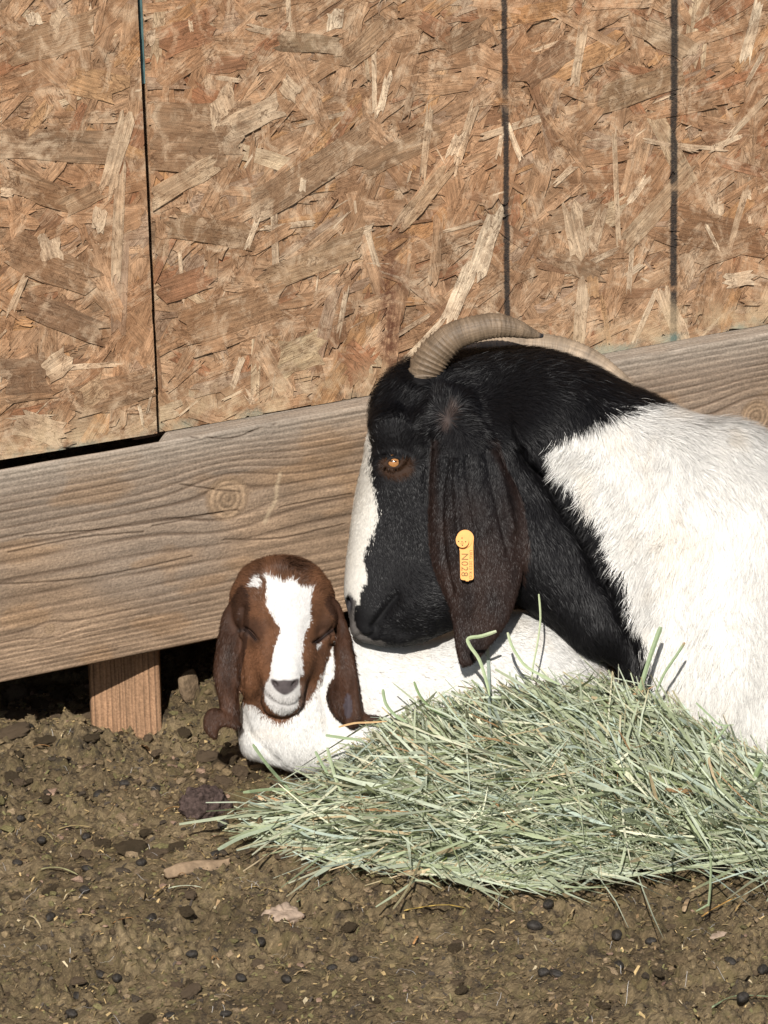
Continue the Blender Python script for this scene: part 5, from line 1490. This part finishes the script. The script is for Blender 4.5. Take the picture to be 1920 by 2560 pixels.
ground_bit([(410, 2039), (458, 2033)], 9, (.56, .33, .13), 'orange straw touching the large dark clod')
ground_bit([(76, 2066), (103, 2082)], 11, (.56, .35, .16), 'short wide orange straw near the left edge')
ground_bit([(353, 1876), (366, 1884), (380, 1898)], 14, (.58, .40, .22), 'bent orange chip of straw in front of the post')
ground_bit([(282, 2321), (310, 2316), (336, 2307)], 8, (.55, .30, .12), 'rusty straw on the soil at lower left')
ground_bit([(602, 2237), (640, 2236), (689, 2239)], 6, (.58, .42, .18), 'thin golden straw right of the bark chip')
ground_bit([(146, 2085), (190, 2082), (233, 2082)], 6, (.50, .38, .18), 'thin golden straw at left, level with the dark clod')
ground_bit([(738, 2449), (776, 2443)], 11, (.60, .45, .26), 'pale tan straw at the bottom, under the pale stone')
ground_bit([(1417, 2315), (1440, 2285), (1465, 2260)], 6, (.60, .45, .25), 'slanting straw on bare soil below the heap')
ground_bit([(671, 1930), (727, 1928)], 7, (.60, .38, .18), 'short orange straw directly under the kid\'s chest')
ground_bit([(1497, 2252), (1530, 2252), (1560, 2251)], 6, (.50, .36, .2), 'tan straw lying level just below the heap')
ground_bit([(1835, 2457), (1890, 2457)], 8, (.60, .48, .30), 'pale straw near the right edge')
ground_bit([(470, 1862), (500, 1850), (512, 1838)], 6, (.62, .5, .3), 'pale straw lying left of the kid\'s curled ear tip')

def blob_mesh(name, rx, ry, rz, seed, mat, rough=.25, n=10, freq=1.6, angular=0.0):
    th, ph = np.meshgrid(np.linspace(0, math.pi, n), np.linspace(0, 2 * math.pi, 2 * n, endpoint=False), indexing='ij')
    d = np.stack([np.sin(th) * np.cos(ph), np.sin(th) * np.sin(ph), np.cos(th)], -1)
    k = 1 + rough * 2 * (fbm(d[..., 0] * freq + 9, d[..., 1] * freq + 9, d[..., 2] * freq + 9, octv=4, seed=seed) - .5)
    if angular: k = k * (1 - angular + angular / np.maximum(.6, np.abs(d).max(-1)))
    V = d * k[..., None] * np.array((rx, ry, rz))
    i = np.arange(n - 1)[:, None] * 2 * n + np.arange(2 * n)[None]; j = np.arange(n - 1)[:, None] * 2 * n + (np.arange(2 * n)[None] + 1) % (2 * n)
    q = np.stack([i, j, j + 2 * n, i + 2 * n], -1).reshape(-1, 4)
    return mesh_arrays(name, V.reshape(-1, 3), [q[:, ::-1]], mat)
def place(name, me, px, py, label, cat, group=None, sink=.3, rot=None, scale=(1, 1, 1), hz=.004):
    p = gpt(px, py); o = link(name, me)
    o.location = (p[0], p[1], p[2] + hz * (1 - sink)); o.rotation_euler = (random.uniform(-.2, .2), random.uniform(-.2, .2), random.uniform(0, 6.3) if rot is None else rot); o.scale = scale
    return tag(o, label, cat, group)
M_DUNG = plain_mat('dry_dropping', (.030, .025, .020), .62, .35, .5, 330, .0015)
M_CLOD = plain_mat('soil_clod', (.135, .098, .058), .95, .15, .6, 260, .004)
M_CLODL = plain_mat('pale_clod', (.19, .135, .085), .95, .2, .45, 150, .0025)
M_STONE = plain_mat('pale_stone', (.36, .27, .20), .85, .25, .35, 120, .001)
M_BARK = plain_mat('bark_chip', (.27, .19, .12), .9, .2, .35, 90, .0015)
M_LEAF = plain_mat('wilted_leaf', (.26, .32, .10), .6, .3, .3, 130, .0006)
dung = [blob_mesh('dropping', .0056, .0047, .0045, s_, M_DUNG, .22, 12, 1.8) for s_ in range(4)]
pel = [(95, 460), (400, 690), (650, 665), (230, 915), (700, 920), (885, 1085), (945, 1070), (980, 1072), (1030, 485), (1230, 440), (720, 325), (990, 625), (360, 1280), (390, 790), (1110, 1195), (1280, 820), (1420, 750), (1530, 1150), (1320, 1200),
       (1630, 1110), (455, 350), (395, 545), (1040, 1360), (780, 1370), (140, 40), (900, 190), (460, 1180), (540, 1195), (1200, 1030), (1165, 985), (80, 665), (110, 490), (330, 1360), (200, 380), (575, 300)]
pel = [(x / 1.843, 1800 + y / 1.843) for x, y in pel] + [(1320 + x / 2.572, 1700 + y / 2.572) for x, y in ((1190, 1870), (130, 1450), (40, 1590), (100, 1890), (1510, 1870), (790, 1690), (1300, 1820), (990, 2020), (750, 1960), (180, 1900), (570, 1650), (1380, 2050))]
rr = np.random.default_rng(5)
while len(pel) < 50: pel.append((rr.uniform(0, 1920), rr.uniform(1820, 2560)))
def in_hay(x, y): return 600 < x and np.interp(x, _tx, _ty) - 10 < y < np.interp(x, _bx, _by) + 20
def in_kid(x, y): return 480 < x and y < 1960
k = 0
for x, y in pel:
    if in_hay(x, y) or in_kid(x, y): continue
    s_ = rr.uniform(.75, 1.15) * (1.6 if abs(x - 1783) < 3 else 1)
    place('dropping', dung[k % 4], x, y, 'small black dropping lying on the brown pen floor', 'dropping', 'black droppings scattered over the pen floor', .25, None, (s_ * rr.uniform(.9, 1.3), s_, s_ * .9), .0022); k += 1
place('clod', blob_mesh('clod', .027, .019, .019, 41, plain_mat('dark_clod', (.075, .052, .045), .95, .15, .6, 200, .004), .42, 40, 2.8), 508, 2040, 'largest dark clod of dung and soil, left of the heap', 'clod', None, .1, .3, (1, 1, 1), .012)
place('stone', blob_mesh('stone', .0165, .012, .009, 52, M_STONE, .5, 24, 2.6, .5), 707, 2302, 'pale pinkish knobbly stone at the bottom centre left', 'stone', None, .5, .2, (1, 1, 1), .007)
place('stone', blob_mesh('stone', .0125, .006, .0185, 53, M_CLODL, .16, 18, 1.4, .4), 474, 1752, 'flat brown stone leaning between the post and the kid', 'stone', None, -.6, .3, (1, 1, 1), .010)
place('stone', blob_mesh('stone', .0105, .007, .0018, 54, M_STONE, .4, 14, 2.2), 1796, 2340, 'thin grey flake of stone at lower right', 'stone', None, .2, .2, (1, 1, 1), .002)
place('stone', blob_mesh('stone', .010, .008, .006, 55, plain_mat('reddish_stone', (.22, .13, .10), .8, .25, .25, 120, .001), .2, 14, 1.6), 1674, 2474, 'reddish brown stone near the bottom right', 'stone', None, .5, .2, (1, 1, 1), .005)
def bark():
    n, m = 30, 8
    s_, t_ = np.meshgrid(np.linspace(0, 1, n), np.linspace(-1, 1, m), indexing='ij')
    wv = .0085 * (np.sin(np.clip(s_ * 1.02, 0, 1) * math.pi) ** .4) * (1 + .25 * (fbm(s_ * 6, t_ * .0 + 3, octv=2, seed=5) - .5))
    a, b = gpt(410, 2196), gpt(576, 2160)
    P = a[None, None] + (b - a)[None, None] * s_[..., None]
    pr = np.cross(b - a, (0, 0, 1)); pr /= np.linalg.norm(pr)
    P = P + pr * (wv * t_)[..., None]
    z = .009 - .006 * t_ ** 2 + .003 * (fbm(s_ * 5, t_ * 3, octv=3, seed=6) - .5) + .003 * np.sin(s_ * 5)
    top = P.copy(); top[..., 2] += z; bot = P.copy(); bot[..., 2] += z - .004
    V = np.concatenate([top.reshape(-1, 3), bot.reshape(-1, 3)])
    f = grid_faces(n, m); N_ = n * m
    def strip(e): return np.array([[e[i], e[i + 1], e[i + 1] + N_, e[i] + N_] for i in range(len(e) - 1)])
    edges = [list(range(0, m)), list(range(N_ - m, N_)), list(range(0, N_, m)), list(range(m - 1, N_, m))]
    return mesh_arrays('bark_chip', V, [f, f[:, ::-1] + N_] + [strip(e) for e in edges], M_BARK)
tag(link('bark_chip', bark()), 'long curled chip of reddish brown bark on the soil', 'bark')
def leaf():
    out = [(0, 0), (.3, .5), (.1, 1.0), (.55, .9), (.8, 1.4), (.45, 1.9), (.75, 2.5), (.2, 2.9), (-.1, 2.3), (-.5, 2.6), (-.55, 1.9), (-.2, 1.5), (-.5, .9), (-.35, .4)]
    c = (0, 1.4); V, F = [], []
    pts = catmull(out, 3, True); n = len(pts)
    a = gpt(1068, 2172)
    for ring, sc_ in enumerate((1.0, .6, .2)):
        for p in pts:
            x = c[0] + (p[0] - c[0]) * sc_; y = c[1] + (p[1] - c[1]) * sc_
            X_ = a[0] + x * .0115 * RT[0] * .9 - y * .004 * .6; Y_ = a[1] + x * .011 * RT[1] - y * .0145
            V.append((X_, Y_, a[2] + .024 + .006 * math.sin(x * 3 + y * 2.3) - .001 * y + .004 * (1 - sc_)))
    F = []
    for ring in (0, 1):
        for i in range(n): F.append([ring * n + i, ring * n + (i + 1) % n, (ring + 1) * n + (i + 1) % n, (ring + 1) * n + i])
    V.append(tuple(np.mean(V[2 * n:], 0))); tr = [[2 * n + i, 2 * n + (i + 1) % n, 3 * n] for i in range(n)]
    return mesh_arrays('leaf', np.array(V), [np.array(F), np.array(tr)], M_LEAF)
tag(link('leaf', leaf()), 'crumpled wilted green leaf at the front edge of the heap', 'leaf')
# scattered clods and straws that one could count
cl = [blob_mesh('clod', 1, .8, .62, 60 + s_, M_CLOD if s_ % 2 else M_CLODL, .5, 16, 3.2, .3) for s_ in range(6)]
cpos = [(30, 1700 + 140, .014), (120, 1860, .011), (60, 1800, .012), (190, 1815, .009), (140, 1800, .008), (230, 1850, .008), (430, 1720, .009), (420, 1790, .007), (520, 1900, .010), (560, 1915, .012), (600, 1935, .010), (640, 1950, .008), (500, 1950, .009),
        (30, 1950, .010), (20, 1620 + 180, .010), (300, 1840, .006), (370, 1850, .006), (460, 1835, .007), (300, 1760, .008), (100, 1770, .010), (40, 1740, .012), (150, 1745, .010), (560, 1960, .009), (330, 2130, .012), (390, 2140, .010), (440, 2125, .008), (220, 1790, .009)]
for i in range(60): cpos.append((rr.uniform(0, 1920), rr.uniform(1850, 2560), rr.uniform(.004, .008)))
i = 0
for x, y, s_ in cpos:
    if in_hay(x, y) or (x > 640 and y < 1980): continue
    place('clod', cl[i % 6], x, y, 'crumbly brown clod lying on the pen floor', 'clod', 'crumbly clods scattered over the pen floor', .5, None, (s_ * rr.uniform(.9, 1.4), s_, s_ * rr.uniform(.6, 1)), s_ * .6); i += 1
M_STRAW = M_HAY
SCOL = [(.58, .42, .20), (.50, .34, .15), (.62, .50, .30), (.42, .36, .18), (.56, .30, .12), (.36, .27, .16)]
for i in range(70):
    x, y = rr.uniform(0, 1920), rr.uniform(1800, 2550)
    if in_hay(x, y) or in_kid(x, y): continue
    a, L = rr.normal(0, .8), rr.uniform(14, 60)
    m_ = (x + L * .5 * math.cos(a) + rr.normal(0, 2), y + L * .5 * math.sin(a) * .6 + rr.normal(0, 2))
    ground_bit([(x, y), m_, (x + L * math.cos(a), y + L * math.sin(a) * .6)], rr.uniform(3, 8), np.array(SCOL[i % 6]) * rr.uniform(.8, 1.1), 'short dry straw fragment lying on the brown pen floor', 'straw', 'straw', 'straw fragments scattered over the pen floor')

# chaff, crumbs and loose hairs that nobody could count
def scatter_xy(n, rng, lo=(-.50, -1.05), hi=(.62, .16)):
    return rng.uniform(lo[0], hi[0], n), rng.uniform(lo[1], hi[1], n)
rg = np.random.default_rng(31)
n = 13000
x, y = scatter_xy(n, rg)
sz = rg.gamma(1.8, .0007, n) + .0006
sz *= np.where(y > -.2, 1.35, 1.0)
z = ground_h(x, y) + ground_fine(x, y)
ico = np.array([(0, 0, 1), (.89, 0, .45), (.28, .85, .45), (-.72, .53, .45), (-.72, -.53, .45), (.28, -.85, .45), (.72, .53, -.45), (-.28, .85, -.45), (-.89, 0, -.45), (-.28, -.85, -.45), (.72, -.53, -.45), (0, 0, -1)])
icf = np.array([(0, 1, 2), (0, 2, 3), (0, 3, 4), (0, 4, 5), (0, 5, 1), (1, 6, 2), (2, 6, 7), (2, 7, 3), (3, 7, 8), (3, 8, 4), (4, 8, 9), (4, 9, 5), (5, 9, 10), (5, 10, 1), (1, 10, 6)])
jit = 1 + rg.normal(0, .22, (n, 12, 1))
sc3 = np.stack([sz * rg.uniform(.8, 1.7, n), sz * rg.uniform(.7, 1.3, n), sz * rg.uniform(.35, .9, n)], -1)
V = ico[None] * jit * sc3[:, None]
th = rg.uniform(0, 6.28, n); c_, s_ = np.cos(th)[:, None], np.sin(th)[:, None]
V = np.stack([V[..., 0] * c_ - V[..., 1] * s_, V[..., 0] * s_ + V[..., 1] * c_, V[..., 2]], -1) + np.stack([x, y, z + sz * .25], -1)[:, None]
cpal = np.array((1.15, 1.12, 1.08)) * np.array([(.115, .085, .05), (.16, .12, .07), (.075, .055, .035), (.20, .15, .095), (.05, .04, .03), (.13, .115, .055), (.22, .15, .11)])
cc = cpal[rg.choice(7, n, p=[.25, .22, .16, .12, .1, .1, .05])] * rg.uniform(.8, 1.2, n)[:, None]
M_CRUMB = attr_mat('soil_crumb', .95, .15, (500, .35), (600, .0012))
tag(link('soil_crumbs', mesh_arrays('soil_crumbs', V.reshape(-1, 3), [(icf[None] + 12 * np.arange(n)[:, None, None]).reshape(-1, 3)], M_CRUMB, np.repeat(cc, 12, 0), False)), 'fine crumbs of soil and dung strewn over the pen floor', kind='stuff')
n = 46000
x, y = scatter_xy(n, rg)
L = np.minimum(rg.gamma(2.2, .0014, n) + .0009, .0062); W = L * rg.uniform(.12, .7, n)
th = rg.normal(.0, .9, n) ; z = ground_h(x, y) + ground_fine(x, y) + .0012
tx, ty = np.cos(th) * L, np.sin(th) * L; bx, by = -np.sin(th) * W, np.cos(th) * W
til = rg.normal(0, .55, n) * L; til2 = rg.normal(0, .5, n) * W
c0 = np.stack([x, y, z], -1)
T = np.stack([tx, ty, til], -1) / 2; B = np.stack([bx, by, til2], -1) / 2
V = np.stack([c0 - T - B * .6, c0 - T * .7 + B, c0 + T * .8 + B * .7, c0 + T - B * .5], 1)
fp = np.array((1.15, 1.1, 1.05)) * np.array([(.16, .12, .065), (.10, .075, .045), (.22, .17, .085), (.40, .30, .15), (.055, .045, .035), (.155, .145, .065), (.26, .18, .10), (.42, .36, .24)])
cc = fp[rg.choice(8, n, p=[.24, .2, .17, .05, .18, .1, .04, .02])] * rg.uniform(.75, 1.2, n)[:, None]
tag(link('chaff', mesh_arrays('chaff', V.reshape(-1, 3), [np.arange(n * 4).reshape(-1, 4)], attr_mat('chaff_flake', .8, .25, (400, .2)), np.repeat(cc, 4, 0), False)), 'brown and straw coloured chaff trodden into the pen floor', kind='stuff')
n = 260
x, y = scatter_xy(n, rg, (-.45, -1.0), (.5, .0))
K = 7; ks = np.linspace(0, 1, K); L = rg.uniform(.006, .03, n); th = rg.normal(0, .8, n)
ang_ = th[:, None] + rg.normal(0, .9, n)[:, None] * ks[None]
X = x[:, None] + np.cumsum(np.cos(ang_), 1) * L[:, None] / K; Y = y[:, None] + np.cumsum(np.sin(ang_), 1) * L[:, None] / K
Z = ground_h(X, Y) + ground_fine(X, Y) + .003 + .002 * np.sin(ks * 3)[None]
wv = np.stack([-np.sin(ang_), np.cos(ang_), 0 * ang_], -1) * .00013
P = np.stack([X, Y, Z], -1)
V = np.stack([P - wv, P + wv], 2).reshape(-1, 3)
i = (np.arange(n)[:, None] * K + np.arange(K - 1)[None]) * 2
tag(link('loose_hairs', mesh_arrays('loose_hairs', V, [np.stack([i, i + 1, i + 3, i + 2], -1).reshape(-1, 4)], plain_mat('shed_hair', (.62, .60, .58), .5, .4, .1, 50))), 'fine pale hairs shed on the pen floor', kind='stuff')
